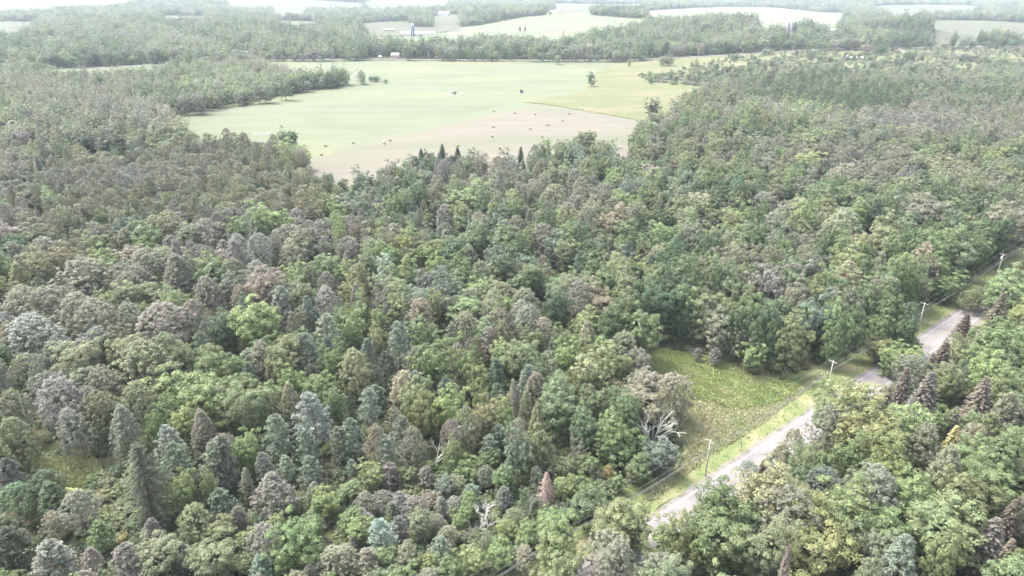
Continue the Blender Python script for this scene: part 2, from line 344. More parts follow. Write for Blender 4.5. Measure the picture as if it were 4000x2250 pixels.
def spruce_crown(r, H, R, z0, whorls, nb, per, ln, wd, droop=.35, power=.85, gap=0.0):
    L = Leaves(); limbs = []
    for i in range(whorls):
        t = (i + .5) / whorls; z = z0 + (H - z0) * t
        env = R * (1 - t) ** power * r.uniform(.9, 1.1) + .12
        a0 = r.uniform(0, 6.28)
        for k in range(nb):
            if r.uniform() < gap: continue
            az = a0 + 6.283 * k / nb + r.normal() * .2; lb = env * r.uniform(.7, 1.12)
            o = np.array([math.cos(az), math.sin(az), 0]); sd = np.array([-o[1], o[0], 0])
            s = r.uniform(.12, 1, per); m = len(s)
            P = np.array([0, 0, z]) + o * (lb * s)[:, None] + np.array([0, 0, 1]) * ((-droop * lb * s + .28 * lb * droop * s ** 3))[:, None]
            P = P + sd * (r.normal(size=m) * .10 * lb * (1.15 - s))[:, None]
            T = norm(o * .7 + sd * r.choice([-1, 1], m)[:, None] * .7 + np.array([0, 0, -.35]) + .25 * rdir(r, m))
            L.add(P, np.array([0, 0, 1.]) + .55 * rdir(r, m) + o * .3, ln, wd, T)
            limbs.append((np.array([0, 0, z]), np.array([0, 0, z]) + o * lb * .85 + np.array([0, 0, -droop * lb * .8])))
    return L, limbs
def trunk_mb(r, H, rad, limbs=(), lean=.0, lr=.35, n=6, nl=4):
    mb = MB(); px, py = r.normal() * lean, r.normal() * lean
    pts = [(px * math.sin(t * 2.5), py * math.sin(t * 2.1), -.3 + (H + .3) * t) for t in (0, .25, .5, .75, 1)]
    mb.tube(pts, [rad, rad * .82, rad * .62, rad * .4, rad * .1], n)
    for a, b in limbs:
        L = float(np.linalg.norm(b - a)); k = max(.015, rad * lr * min(1, L / 4))
        mb.tube([a, (a + b) / 2 + np.array([0, 0, .06 * L]), b], [k, k * .7, k * .25], nl, cap=False)
    return mb
def bare_mb(r, H, spread, rad, depth=4, start=.25, kids=4, thin=.62):
    mb = MB()
    def grow(p, d, L, ra, lev):
        q = p; pts = [p]; dd = d
        for i in range(3):
            dd = norm(dd + .13 * rdir(r, 1)[0] + np.array([0, 0, .04])); q = q + dd * L / 3; pts.append(q)
        mb.tube(pts, [ra, ra * .85, ra * .7, ra * .45], 5 if lev < 2 else 3, cap=False)
        if lev >= depth: return
        for k in range(kids if lev else kids + 3):
            s = r.uniform(start if lev == 0 else .2, 1); c = np.array(pts[0]) * (1 - s) + np.array(pts[-1]) * s
            o = rdir(r, 1)[0]; o = norm(o - dd * np.dot(o, dd))
            grow(c, norm(dd * .75 + o * spread + np.array([0, 0, .18])), L * r.uniform(.38, .62), max(.012, ra * thin * .8), lev + 1)
    grow(np.array([0, 0, -.2]), np.array([0, 0, 1.]), H * .8, rad, 0)
    return mb

# a prototype: (crown mesh, trunk mesh, nominal height, nominal width)
PROTO = {}
def fork_limbs(r, H, R, z0, n=9):
    out = []
    for i in range(n):
        az = i * 2.4 + r.normal() * .3; z = z0 * .8 + (H - z0) * .45 * r.uniform(0, 1)
        out.append((np.array([0, 0, z]), np.array([math.cos(az) * R * r.uniform(.4, .8), math.sin(az) * R * r.uniform(.4, .8), min(H * .93, z + R * r.uniform(.5, 1.1))])))
    return out
def add_proto(key, crown, trunk, H, W): PROTO.setdefault(key, []).append((crown, trunk, H, W))
for i in range(6):
    r = np.random.default_rng(100 + i); H = 16; R = 5.0; z0 = [0, 1.4, -.8, 2.2, .6, -.6][i]
    L = broad_crown(r, H, R, z0, [170, 190, 150, 180, 210, 160][i], 62, .40, [.3, .42, .35, .5, .35, .55][i], .5 if i % 2 else 1)
    add_proto('M', L.mesh('broad_crown', M['leaf'], r), trunk_mb(r, H * .8, .26, fork_limbs(r, H, R, z0), .2).mesh('trunk', M['bark']), H, 2 * R)
for i in range(5):
    r = np.random.default_rng(200 + i); H = 16; R = 4.6; z0 = [3, 4.5, 2, 3.5, 1.5][i]
    L = fine_crown(r, H, R, z0, 420, 28, .30, 'round' if i < 4 else 'cone')
    add_proto('A', L.mesh('feathery_crown', M['fine'], r), trunk_mb(r, H * .85, .22, fork_limbs(r, H, R, z0, 16), .35, .3).mesh('trunk', M['bark']), H, 2 * R)
for i in range(4):
    r = np.random.default_rng(300 + i); H = 15; R = 4.2
    L, lb = pine_crown(r, H, R, [1.5, 2.5, 2, 3.5][i], [13, 12, 14, 10][i], 6, 5, 20, .62, .17)
    add_proto('W', L.mesh('plumed_crown', M['needle'], r), trunk_mb(r, H * .97, .24, lb[::2], .1, .22).mesh('trunk', M['bark']), H, 2 * R)
for i in range(3):
    r = np.random.default_rng(400 + i); H = 18; R = 2.6
    L, lb = pine_crown(r, H, R, [9.5, 10.5, 8.5][i], 9, 5, 4, 12, .55, .15, True)
    add_proto('R', L.mesh('tufted_crown', M['needle'], r), trunk_mb(r, H * .97, .19, lb, .1, .3).mesh('trunk', M['bark_red']), H, 2 * R)
for i in range(3):
    r = np.random.default_rng(500 + i); H = 17; R = 3.3
    L, lb = spruce_crown(r, H, R, 1.0, 32, 10, 30, .55, .22, .30, .75)
    add_proto('S', L.mesh('spired_crown', M['needle'], r), trunk_mb(r, H * .98, .2, lb[::4], 0, .12).mesh('trunk', M['bark']), H, 2 * R)
r = np.random.default_rng(550); H = 22; R = 7.2
L, lb = spruce_crown(r, H, R, 1.0, 22, 9, 85, .62, .13, .45, .55, .10)
add_proto('N', L.mesh('drooping_crown', M['needle'], r), trunk_mb(r, H * .98, .38, lb, 0, .16).mesh('trunk', M['bark']), H, 2 * R)
# bare and half-bare trees: the boughs are the crown
for i in range(3):
    r = np.random.default_rng(600 + i); H = 12
    mb = bare_mb(r, H, [.7, .55, .8][i], .17, 4, .2, 4)
    tk = trunk_mb(r, H * .35, .2)
    add_proto('D', mb.mesh('bare_boughs', M['twig']), tk.mesh('trunk', M['bark_pale']), H, 7)
r = np.random.default_rng(640); H = 13                          # dead conifer: spoke-like twiggy boughs
L, lb = spruce_crown(r, H, 3.0, .8, 26, 8, 22, .5, .05, .22, .8, .1)
add_proto('X', L.mesh('dry_boughs', M['twig'], r), trunk_mb(r, H * .98, .15, lb, 0, .2).mesh('trunk', M['bark_pale']), H, 6)
r = np.random.default_rng(650); H = 18                          # dying pine: sparse plumes, boughs showing
L, lb = pine_crown(r, H, 4.2, 6, 9, 6, 4, 12, .6, .13)
add_proto('Y', L.mesh('thin_plumed_crown', M['needle'], r), trunk_mb(r, H * .97, .22, lb, .2, .35).mesh('trunk', M['bark_red']), H, 8.4)
r = np.random.default_rng(660)                                  # clump of white stems spreading from one foot
mb = MB()
for k in range(7):
    b = bare_mb(r, 10 + r.uniform(-1, 1), .45, .19, 3, .3, 3, .62)
    a = k * .9; tl = Matrix.Rotation(.34, 3, Vector((math.cos(a), math.sin(a), 0)))
    mb.add([tl @ Vector(v) + Vector((math.sin(a) * .8, -math.cos(a) * .8, 0)) for v in b.v], b.f)
add_proto('C', mb.mesh('white_stems', M['twig']), trunk_mb(r, 2.0, .5).mesh('trunk', M['bark_pale']), 10, 8)
for i in range(3):
    r = np.random.default_rng(700 + i); H = 3.2; R = 2.2
    L = broad_crown(r, H, R, -.3, 46, 26, .30, .5, 1, 60, .26)
    add_proto('B', L.mesh('bush_foliage', M['leaf'], r), trunk_mb(r, 1.6, .07, fork_limbs(r, 2.4, 1.5, .3, 5), .1).mesh('stem', M['bark']), H, 2 * R)
# the same kinds with larger, fewer sprays, for trees more than half a kilometre away
for i in range(4):
    r = np.random.default_rng(800 + i); H = 16; R = 5.0
    L = broad_crown(r, H, R, -1.6, 74, 12, .90, .55, .5 if i % 2 else 1, 60, .27)
    add_proto('m', L.mesh('broad_crown', M['leaf'], r), trunk_mb(r, H * .7, .28, (), .2, n=4).mesh('trunk', M['bark']), H, 2 * R)
for i in range(2):
    r = np.random.default_rng(820 + i); H = 16; R = 3.4
    L, lb = spruce_crown(r, H, R, .8, 12, 6, 8, 1.1, .55, .28)
    add_proto('s', L.mesh('spired_crown', M['needle'], r), trunk_mb(r, H * .9, .2, (), 0, n=4).mesh('trunk', M['bark']), H, 2 * R)
r = np.random.default_rng(830)
L, lb = pine_crown(r, 18, 2.7, 9.5, 6, 4, 3, 5, .95, .35, True)
add_proto('q', L.mesh('tufted_crown', M['needle'], r), trunk_mb(r, 17, .2, (), 0, n=4).mesh('trunk', M['bark_red']), 18, 5.4)

# ------------------------------------------------------------------ ground, fields, roads
def grid_sheet(name, x0, x1, y0, y1, step, mat):
    xs = np.arange(x0, x1 + 1, step); ys = np.arange(y0, y1 + 1, step); X, Y = np.meshgrid(xs, ys); Z = terrain(X, Y)
    V = np.stack([X, Y, Z], -1).reshape(-1, 3); nx = len(xs); i, j = np.meshgrid(np.arange(nx - 1), np.arange(len(ys) - 1)); b = (j * nx + i).ravel()
    Fc = np.stack([b, b + 1, b + nx + 1, b + nx], 1).ravel()
    return link(name, mesh_np(name, V, Fc, np.full(len(b), 4), mat, smooth=True))
tag(grid_sheet('ground', -7200, 7200, -300, 8700, 36, M['floor']), 'dark forest floor under the trees', kind='structure')

def drape(name, P, mat, lift, step, label=None, kind='structure', wob=0.0):
    P = refine_poly(P, step, wob, len(name))
    x0, y0 = P.min(0); x1, y1 = P.max(0)
    gx, gy = np.meshgrid(np.arange(x0, x1, step), np.arange(y0, y1, step)); gx = gx.ravel() + step * .31; gy = gy.ravel() + step * .17
    k = inside(P, gx, gy); pts = [Vector(p) for p in P] + [Vector((a, b)) for a, b in zip(gx[k], gy[k])]
    v, e, f, *_ = delaunay_2d_cdt(pts, [], [list(range(len(P)))], 1, 1e-3)
    V = np.array([(p.x, p.y) for p in v]); Z = terrain(V[:, 0], V[:, 1]) + lift
    f = [q if ((V[q[1]][0] - V[q[0]][0]) * (V[q[2]][1] - V[q[0]][1]) - (V[q[1]][1] - V[q[0]][1]) * (V[q[2]][0] - V[q[0]][0])) > 0 else q[::-1] for q in f]
    me = bpy.data.meshes.new(name); me.from_pydata([(a, b, c) for (a, b), c in zip(V, Z)], [], f); me.materials.append(mat); me.update()
    return tag(link(name, me), label, kind=kind)

CLEAR = []                                                      # world polygons where no forest grows
def field(name, pts, mat, lift, step, label, wob=1.0, clear=True):
    P = poly_world(pts)
    if clear: CLEAR.append(P)
    return drape(name, P, mat, lift, step, label, wob=wob)

MAIN = [(1000, 242), (1500, 238), (2100, 242), (2420, 244), (2560, 236), (2700, 300, 2), (2760, 318, 3), (2690, 372, 10), (2650, 400, 15), (2560, 436, 15), (2500, 470, 15), (2475, 540, 15),
        (2450, 590, 16), (2405, 610, 14), (2385, 555, 20), (2300, 540, 20), (2190, 560, 18), (2110, 600, 17), (2060, 640, 15), (2000, 648, 15), (1900, 640, 15), (1830, 650, 14), (1760, 600, 18), (1690, 612, 17), (1620, 640, 15), (1500, 655, 15),
        (1455, 655, 15), (1455, 710, 14), (1400, 720, 10), (1375, 752, 8), (1330, 700, 13), (1205, 682, 14), (1175, 600, 14), (1165, 560, 14), (1060, 545, 13), (960, 550, 14), (880, 545, 14), (770, 548, 14), (715, 515, 12), (668, 500, 2), (690, 455, 0),
        (800, 435), (930, 417), (1100, 378), (1260, 351), (1400, 330), (1430, 323), (1418, 316, 6), (1330, 285, 12), (1200, 283, 14), (1140, 272, 14), (1040, 250, 12)]
field('hay_field', MAIN, M['grass'], .02, 14, 'pale green mown hay field beyond the forest', 2.0)
field('cut_hay_strip', [(1180, 590, 8), (1380, 553), (1520, 530), (1700, 480), (1850, 440), (1960, 415), (2050, 402), (2200, 420), (2480, 469), (2478, 540, 15), (2452, 588, 16), (2405, 610, 14), (2385, 556, 20), (2300, 541, 20), (2190, 561, 18), (2110, 601, 17),
      (2060, 641, 15), (2000, 649, 15), (1900, 641, 15), (1830, 651, 14), (1760, 601, 18), (1690, 613, 17), (1620, 641, 15), (1500, 656, 15), (1456, 656, 15), (1456, 710, 14), (1400, 721, 10), (1375, 753, 8), (1330, 701, 13), (1205, 683, 14)],
      M['stubble'], .06, 12, 'pinkish tan part of the hay field cut last', 2.0, False)
field('tall_weed_meadow', [(2060, 401), (2150, 385), (2300, 352), (2420, 335), (2560, 325), (2700, 330, 1), (2790, 330, 4), (2700, 372, 10), (2650, 400, 15), (2560, 436, 15), (2500, 468, 15), (2482, 468, 0), (2200, 418)],
      M['goldenrod'], .30, 8, 'yellow green meadow of uncut weeds beside the hay', 1.5)
field('dry_meadow', [(2430, 246), (2560, 234), (2740, 222), (2900, 214), (3060, 206), (3300, 197), (3500, 194), (3900, 189), (4150, 186), (4300, 330), (4000, 325, 5), (3700, 305, 9), (3300, 297, 9), (2950, 318, 9), (2760, 335, 9), (2560, 327), (2420, 337), (2300, 354), (2290, 320), (2330, 280)],
      M['goldenrod'], .12, 25, 'dry yellowish meadow dotted with scrub', 3.0)
field('roadside_strip_field', [(120, 276), (400, 262), (560, 252), (720, 250), (640, 268, 12), (420, 283, 12), (340, 292, 12), (230, 285, 12)], M['grass'], .05, 20, 'narrow pale field on the left by the far road')
field('house_lawn', [(890, 212), (1000, 206), (1030, 240), (900, 246)], M['grass'], .06, 20, 'bright lawn around the far white house', 0)
field('left_far_field', [(-260, 90), (0, 84), (186, 86), (178, 98), (130, 112, 6), (80, 122, 12), (0, 130, 14), (-260, 136, 14)], M['tanfield'], .6, 40, 'pale tan field far away on the left')
field('hill_field', [(2130, 60), (2142, 39), (2306, 37), (2310, 60), (2470, 72), (2540, 76), (2500, 92, 14), (2370, 98, 14), (2270, 124, 14), (2190, 148, 14), (2150, 156, 14), (2070, 138, 14), (1960, 130, 14), (1890, 138, 14), (1820, 146, 14), (1700, 146, 14), (1570, 146, 14), (1440, 140, 14),
       (1420, 132), (1520, 126), (1600, 122), (1745, 122), (1790, 108), (1880, 98), (1960, 82), (2060, 66)], M['grass'], .6, 40, 'pale green hill field beyond the far road', 3)
field('pasture', [(2510, 44), (2680, 34), (2800, 27), (2990, 28), (3130, 40), (3230, 50), (3310, 50), (3290, 80, 12), (3265, 128, 10), (3180, 131), (3100, 132), (3030, 128), (2990, 120, 10), (2965, 78, 16), (2900, 58, 16), (2800, 54, 16), (2700, 60, 16), (2600, 62, 16), (2540, 64, 14)], M['grass'], .6, 40, 'wide pale pasture behind the wooded hill', 3)
field('upper_right_field', [(3400, 30), (3440, 22), (3600, 19), (3790, 21), (3830, 28), (3800, 40, 12), (3720, 42, 12), (3640, 50, 12), (3590, 70, 4), (3560, 66, 12), (3450, 40, 14)], M['tanfield'], .6, 40, 'pale field near the top right corner', 3)
field('pink_stubble_field', [(3580, 84), (3700, 80), (3860, 82), (4100, 96), (4100, 140, 14), (3950, 126, 14), (3860, 116, 14), (3800, 132, 12), (3700, 142, 12), (3665, 148, 10), (3650, 110, 12)], M['tanfield'], .6, 40, 'pinkish stubble field at far right', 3)
field('farm_yard', [(1360, 126), (1480, 112), (1600, 104), (1700, 108), (1790, 112), (1750, 126), (1560, 140, 4), (1450, 137, 4)], M['tanfield'], .8, 40, 'bare pale farm yard and track beyond the road', 3)
field('far_clearing', [(1680, 66), (1740, 56), (1800, 58), (1800, 88, 19), (1690, 88, 19)], M['tanfield'], .7, 40, 'pale opening around a white farmhouse', 3)
field('far_clearing', [(880, 6), (1060, 2), (1340, 8), (1420, 14), (1420, 25, 19), (1330, 28, 19), (1130, 22, 19), (1000, 28, 19), (890, 24, 19)], M['tanfield'], .7, 50, 'long pale clearing near the horizon', 3)
field('far_clearing', [(1420, 8), (1500, -4), (1720, -4), (1760, 8), (1740, 24, 19), (1600, 25, 19), (1440, 32, 19)], M['tanfield'], .7, 50, 'pale rise with a farm near the top edge', 3)
field('far_clearing', [(1060, 38), (1200, 36), (1190, 52, 19), (1070, 54, 19)], M['tanfield'], .7, 50, 'small pale clearing in the far woods', 3)
field('far_clearing', [(-350, -20), (560, -24), (640, -10), (500, 6, 19), (400, 20, 19), (250, 22, 19), (120, 38, 19), (-350, 40, 19)], M['tanfield'], .7, 60, 'hazy pale lowland at the top left', 3)
field('far_clearing', [(1080, 82), (1230, 84), (1260, 92, 19), (1090, 92, 19)], M['tanfield'], .7, 50, 'thin pale strip in the woods left of the farm', 3)
field('far_clearing', [(1410, 92), (1500, 86), (1600, 84), (1620, 94, 19), (1500, 100, 19), (1400, 104, 19)], M['tanfield'], .7, 50, 'pale strip behind the blue silo', 3)
field('far_clearing', [(2160, 14), (2500, 16), (2510, 28, 19), (2180, 28, 19)], M['tanfield'], .7, 50, 'thin far pale field above the hill field', 3)
field('far_clearing', [(620, 62), (800, 64), (820, 72, 19), (640, 72, 19)], M['tanfield'], .7, 50, 'thin pale gap in the far left woods', 3)
field('glade', [(120, 1790, 2), (320, 1745, 2), (395, 1810, 2), (340, 1895, 2), (150, 1880, 2)], M['clearing'], .02, 3, 'yellow green glade among the trees at lower left', 1)

# the near road: everything is laid out along its left gravel edge
RA = np.array([38.8, 124.3]); RU = np.array([0.78027, 0.62545]); RN = np.array([RU[1], -RU[0]])
def along(s, off): p = RA + RU * s + RN * off; return p
def rcurve(s): return 0.00052 * np.maximum(s - 195, 0) ** 2 * -1     # drifts left beyond the last pole
def strip(name, s0, s1, o0, o1, z, mat, step, label=None, kind='structure', wob=0, cat=None):
    S = np.arange(s0, s1 + step, step); r = np.random.default_rng(int(abs(o0) * 10) + 5); V = []
    for s in S:
        a = along(s, o0 + rcurve(s) + r.normal() * wob); b = along(s, o1 + rcurve(s) + r.normal() * wob); V += [(a[0], a[1], z), (b[0], b[1], z)]
    n = len(S); me = bpy.data.meshes.new(name); me.from_pydata(V, [], [(2 * i, 2 * i + 1, 2 * i + 3, 2 * i + 2) for i in range(n - 1)]); me.materials.append(mat); me.update()
    return tag(link(name, me), label, kind=kind)
field('clearing_meadow', [(2380, 1400, 1), (2480, 1382), (2600, 1372), (2720, 1385), (2830, 1420), (2930, 1465), (3040, 1495), (3180, 1440), (3320, 1360), (3240, 1450), (3000, 1640), (2760, 1800), (2500, 1990), (2300, 2080), (2330, 2020, 3), (2450, 1930, 3), (2560, 1860, 2), (2640, 1790, 2), (2680, 1720, 3), (2660, 1640, 4), (2600, 1560, 5), (2560, 1500, 6), (2520, 1450, 7)],
      M['clearing'], .012, 3, 'sunlit green weedy clearing between the forest and the road', .6)
field('dry_grass_patch', [(2640, 1560), (2760, 1560), (2850, 1610), (2960, 1600), (3060, 1560), (3110, 1580), (2960, 1700), (2830, 1790), (2700, 1850), (2690, 1740, 2), (2650, 1640)], M['dry_grass'], .024, 3, 'straw coloured grass between the clearing and the verge', 1.2, False)
drape('forest_margin', poly_world([(2300, 1400), (2420, 1330), (2600, 1300), (2800, 1330), (3000, 1400), (3200, 1350), (3500, 1180), (3850, 960), (3990, 990), (3880, 1080), (3300, 1480), (3000, 1560), (2600, 1500)]), M['clearing'], .006, 6, 'shaded weedy ground along the forest edge', wob=1.0)
tag(strip('verge', -95, 330, -9.0, .1, .036, M['verge'], 4, 'mown green verge along the near road', wob=.35))
CLEAR.append(np.array([along(s, o + rcurve(s)) for s, o in [(-95, -7.5)] + [(s, -6.8) for s in range(0, 340, 20)] + [(s, 10.5) for s in range(330, -100, -20)]]))
strip('shoulder', -110, 420, 0, 9.3, .048, M['gravel'], 3, 'pale gravel shoulders of the near road', wob=.22)
strip('right_verge', -110, 330, 9.25, 13, .036, M['verge'], 4, 'grass strip on the far side of the near road', wob=.3)
strip('road', -112, 430, 1.0, 8.3, .06, M['asphalt'], 5, 'worn pale grey two lane road')
strip('edge_line', -112, 430, 1.62, 1.76, .066, M['white_line'], 5, 'white edge line on the pole side of the road')
strip('edge_line', -112, 430, 7.55, 7.69, .066, M['white_line'], 5, 'white edge line on the side away from the poles')
strip('centre_line', -112, 430, 4.50, 4.62, .066, M['yellow_line'], 5, 'yellow centre stroke nearer the poles')
strip('centre_line', -112, 430, 4.80, 4.92, .066, M['yellow_line'], 5, 'yellow centre stroke farther from the poles')
mb = MB(); r = np.random.default_rng(3)
for s in np.arange(-100, 200, 17.3):                             # sealed cracks across the lanes
    o = np.linspace(1.05, 8.25, 9); js = np.cumsum(r.normal(size=9) * .12) + s + r.uniform(-4, 4)
    for i in range(8):
        a = along(js[i], o[i]); b = along(js[i + 1], o[i + 1]); t = (RU * .045)
        mb.add([(a[0] - t[0], a[1] - t[1], .0645), (b[0] - t[0], b[1] - t[1], .0645), (b[0] + t[0], b[1] + t[1], .0645), (a[0] + t[0], a[1] + t[1], .0645)], [(0, 1, 2, 3)])
tag(mb.build('crack_seal', M['crack']), 'dark sealed cracks across the road', kind='structure')

# the far road
FR = np.array([unproj(px, py) for px, py in [(380, 268), (560, 256), (780, 245), (1000, 236), (1250, 233), (1500, 232), (1800, 234), (2100, 236.5), (2420, 236), (2700, 223), (2900, 212), (3060, 202), (3200, 194), (3400, 189), (3560, 187.5), (3900, 183.5), (4200, 181)]])
def ribbon(name, P, w, lift, mat, label):
    P = np.array(P); Q = [P[0]]
    for i in range(len(P) - 1):
        n = max(1, int(np.linalg.norm(P[i + 1] - P[i]) / 20)); Q += [P[i] + (P[i + 1] - P[i]) * k / n for k in range(1, n + 1)]
    Q = np.array(Q); T = np.gradient(Q, axis=0); T /= np.linalg.norm(T, axis=1)[:, None]; N = np.stack([-T[:, 1], T[:, 0]], 1)
    V = []
    for q, n in zip(Q, N):
        for s in (-1, 1): x, y = q + n * w / 2 * s; V.append((x, y, float(terrain(x, y)) + lift))
    me = bpy.data.meshes.new(name); me.from_pydata(V, [], [(2 * i + 1, 2 * i, 2 * i + 2, 2 * i + 3) for i in range(len(Q) - 1)]); me.materials.append(mat); me.update()
    tag(link(name, me), label, kind='structure'); return Q
FQ = ribbon('far_road', FR, 8, .35, M['asphalt'], 'grey road crossing the view beyond the hay field')
DQ = ribbon('driveway', [unproj(*p) for p in [(3488, 189.5), (3515, 193), (3530, 199), (3548, 210)]], 7, .42, M['gravel'], 'pale gravel track leaving the far road')

# ------------------------------------------------------------------ weeds in the clearing and on the verge
def weeds(name, P, n, hgt, cols, mat, label, seed, quads=5, wide=.28, cond=None):
    r = np.random.default_rng(seed); lo = P.min(0); hi = P.max(0); x = r.uniform(lo[0], hi[0], n * 4); y = r.uniform(lo[1], hi[1], n * 4)
    k = inside(P, x, y)
    if cond is not None: k &= cond(x, y)
    x, y = x[k][:n], y[k][:n]
    f = np.sin(x * .31 + 1.3) * np.cos(y * .27) + .6 * np.sin(x * .83 + y * .61) + r.normal(size=len(x)) * .5
    h = hgt * (1 + .45 * np.tanh(f)) * r.uniform(.6, 1.2, len(x))
    C = np.repeat(np.stack([x, y, np.zeros_like(x)], 1), quads, 0); hh = np.repeat(h, quads); m = len(C)
    C[:, :2] += r.normal(size=(m, 2)) * .25; az = r.uniform(0, 6.283, m); T = np.stack([np.cos(az) * .5, np.sin(az) * .5, np.ones(m)], 1); T = norm(T)
    U = norm(np.cross(T, rdir(r, m))) * (wide * r.uniform(.6, 1.3, m))[:, None]; tip = C + T * hh[:, None]
    V = np.stack([C - U * .35, C + U * .35, C * .4 + tip * .6 + U, tip, C * .4 + tip * .6 - U], 1).reshape(-1, 3)
    ci = np.repeat(np.digitize(f + r.normal(size=len(x)) * .4, np.linspace(-1, 1, len(mat) - 1)), quads)
    return tag(link(name, mesh_np(name, V, np.arange(5 * m), np.full(m, 5), mat, ci)), label, kind='stuff')
W1 = [plain('weed_a', (.205, .265, .095), .8, .15, .3), plain('weed_b', (.23, .285, .105), .8, .15, .3), plain('weed_c', (.265, .305, .12), .8, .15, .3), plain('weed_d', (.30, .31, .15), .8, .15, .3)]
W2 = [plain('straw_a', (.22, .25, .11), .8, .3, .6), plain('straw_b', (.31, .31, .17), .8, .3, .6), plain('straw_c', (.40, .37, .24), .8, .2, .6)]
W3 = [plain('verge_a', (.10, .15, .05), .8, .3, .6), plain('verge_b', (.145, .19, .07), .8, .3, .6), plain('verge_c', (.21, .22, .10), .8, .3, .6)]
PCL = poly_world([(2380, 1400, 1), (2480, 1382), (2600, 1372), (2720, 1385), (2830, 1420), (2930, 1465), (3040, 1495), (3150, 1475), (3100, 1545), (3000, 1585), (2850, 1600), (2760, 1555), (2640, 1560), (2600, 1560, 3), (2560, 1500, 6), (2520, 1450, 7)])
weeds('clearing_weeds', PCL, 26000, .60, None, W1, 'tall green and yellow weeds filling the clearing', 5, 5, .16)
PDG = poly_world([(2620, 1540), (2760, 1550), (2850, 1600), (3000, 1575), (3130, 1500), (3240, 1450), (3000, 1640), (2760, 1800), (2560, 1950), (2480, 1960, 2), (2560, 1880, 2), (2640, 1800, 2), (2690, 1740, 2), (2650, 1640)])
weeds('straw_grass', PDG, 15000, .38, None, W2, 'loose straw coloured grass next to the green weeds', 6, 4, .14)
PV = np.array([along(-90, -8.5), along(330, -8.5), along(330, -.2), along(-90, -.2)])
weeds('verge_grass', PV, 14000, .22, None, W3, 'short rough grass of the roadside verge', 8, 4, .16)
ln = np.array([unproj(*p) for p in [(2050, 400), (2120, 406), (2205, 419), (2340, 442), (2484, 469)]])
PL_ = np.concatenate([ln + np.array([.6, 1.6]), (ln - np.array([.6, 1.6]))[::-1]])
weeds('field_margin_weeds', PL_, 1300, .6, None, W1[1:3], 'dark weedy line between the cut hay and the meadow', 12, 4, .4)
PG = poly_world([(130, 1790, 1), (320, 1750, 1), (390, 1810, 1), (335, 1890, 1), (150, 1880, 1)])
weeds('glade_weeds', PG, 5000, .8, None, W1[2:] + W2[1:2] + W1[2:3], 'yellow green weeds in the lower left glade', 9)

# ------------------------------------------------------------------ poles and wires
def pole_thing(x, y, label, h=10.6, lean=(0, 0), transformer=False, az=None, fat=1.0):
    z = float(terrain(x, y)); az = math.atan2(RU[1], RU[0]) + math.pi / 2 if az is None else az
    o = empty('utility_pole', (x, y, z), az); o.rotation_euler = (lean[0], lean[1], az)
    tag(o, label, 'utility pole', 'utility poles')
    MB().tube([(0, 0, -.3), (0, 0, h * .5), (0, 0, h)], [.19 * fat, .16 * fat, .12 * fat], 8).build('post', M['pole'], o, True)
    mb = MB().box((0, .13, h - .35), (2.4, .09, .12)); mb.tube([(-.55, .13, h - .35), (0, .13, h - 1.0)], .02, 4); mb.tube([(.55, .13, h - .35), (0, .13, h - 1.0)], .02, 4)
    mb.build('crossarm', M['pole'], o)
    for q in (-1.1, -.35, 1.1): MB().lathe([(.03, 0), (.07, .05), (.045, .1), (.06, .15), (.03, .2)], 8, (q, .13, h - .29)).build('insulator', M['metal'], o, True)
    if transformer:
        t = MB().lathe([(.20, 0), (.24, .04), (.24, .82), (.20, .9)], 14, (.38, -.05, h - 2.3)).build('transformer', M['metal'], o, True)
        MB().box((.2, -.05, h - 1.8), (.14, .1, .5)).build('bracket', M['metal'], t)
    return o, z
near = [(unproj(2141, 2078, 10.6), 'nearest utility pole with a grey transformer among the trees', True, (0, 0)), (unproj(2755, 1860), 'utility pole standing on the verge left of the pale road, nearest one fully visible', False, (0, math.radians(0))),
        (unproj(3228, 1534), 'utility pole at the right end of the green clearing', False, (0, 0)), (unproj(3586, 1294), 'utility pole in front of the tall forest edge beyond the clearing', False, (0, math.radians(1.5))),
        (unproj(3890, 1088), 'utility pole by the wooden H frame at the right edge', True, (0, 0))]
tops = []
prev = np.array(near[0][0]) - RU * 58 - RN * .5
tops.append((prev[0], prev[1], 10.6))
for (x, y), lab, tr, ln in near:
    pole_thing(float(x), float(y), lab, transformer=tr, lean=ln); tops.append((float(x), float(y), 10.6))
nxt = np.array([tops[-1][0], tops[-1][1]]) + RU * 62 - RN * 3; tops.append((nxt[0], nxt[1], 10.6)); far_end = nxt + RU * 60 - RN * 10; tops.append((far_end[0], far_end[1], 10.6))
def sag(a, b, s, n=14): return [tuple(a[i] + (b[i] - a[i]) * t - (4 * s * t * (1 - t) if i == 2 else 0) for i in range(3)) for t in np.linspace(0, 1, n)]
for (q, dz, rad, lab) in ((-1.1, -.05, .03, 'thin wire strung along the road on the forest side'), (1.1, -.05, .03, 'thin wire strung along the road on the road side'), (0.0, -2.9, .07, 'thick lower cable strung along the roadside poles'), (-.1, -3.5, .045, 'lowest thin cable strung along the roadside poles')):
    mb = MB()
    for a, b in zip(tops[:-1], tops[1:]):
        A = (a[0] + RN[0] * q, a[1] + RN[1] * q, a[2] + dz); B = (b[0] + RN[0] * q, b[1] + RN[1] * q, b[2] + dz); mb.tube(sag(A, B, .9), rad, 4, False)
    tag(mb.build('power_line', M['wire']), lab, 'power line', 'wires along the near road')
x, y = unproj(3925, 1050); hf = empty('wooden_frame', (float(x), float(y), 0), math.radians(10)); tag(hf, 'small pale H shaped wooden frame beside the last pole', 'frame')
for q in (-.75, .75): MB().box((q, 0, 1.0), (.16, .16, 2.3)).build('post', M['white'], hf)
MB().box((0, 0, 1.35), (1.33, .12, .18)).build('rail', M['white'], hf)
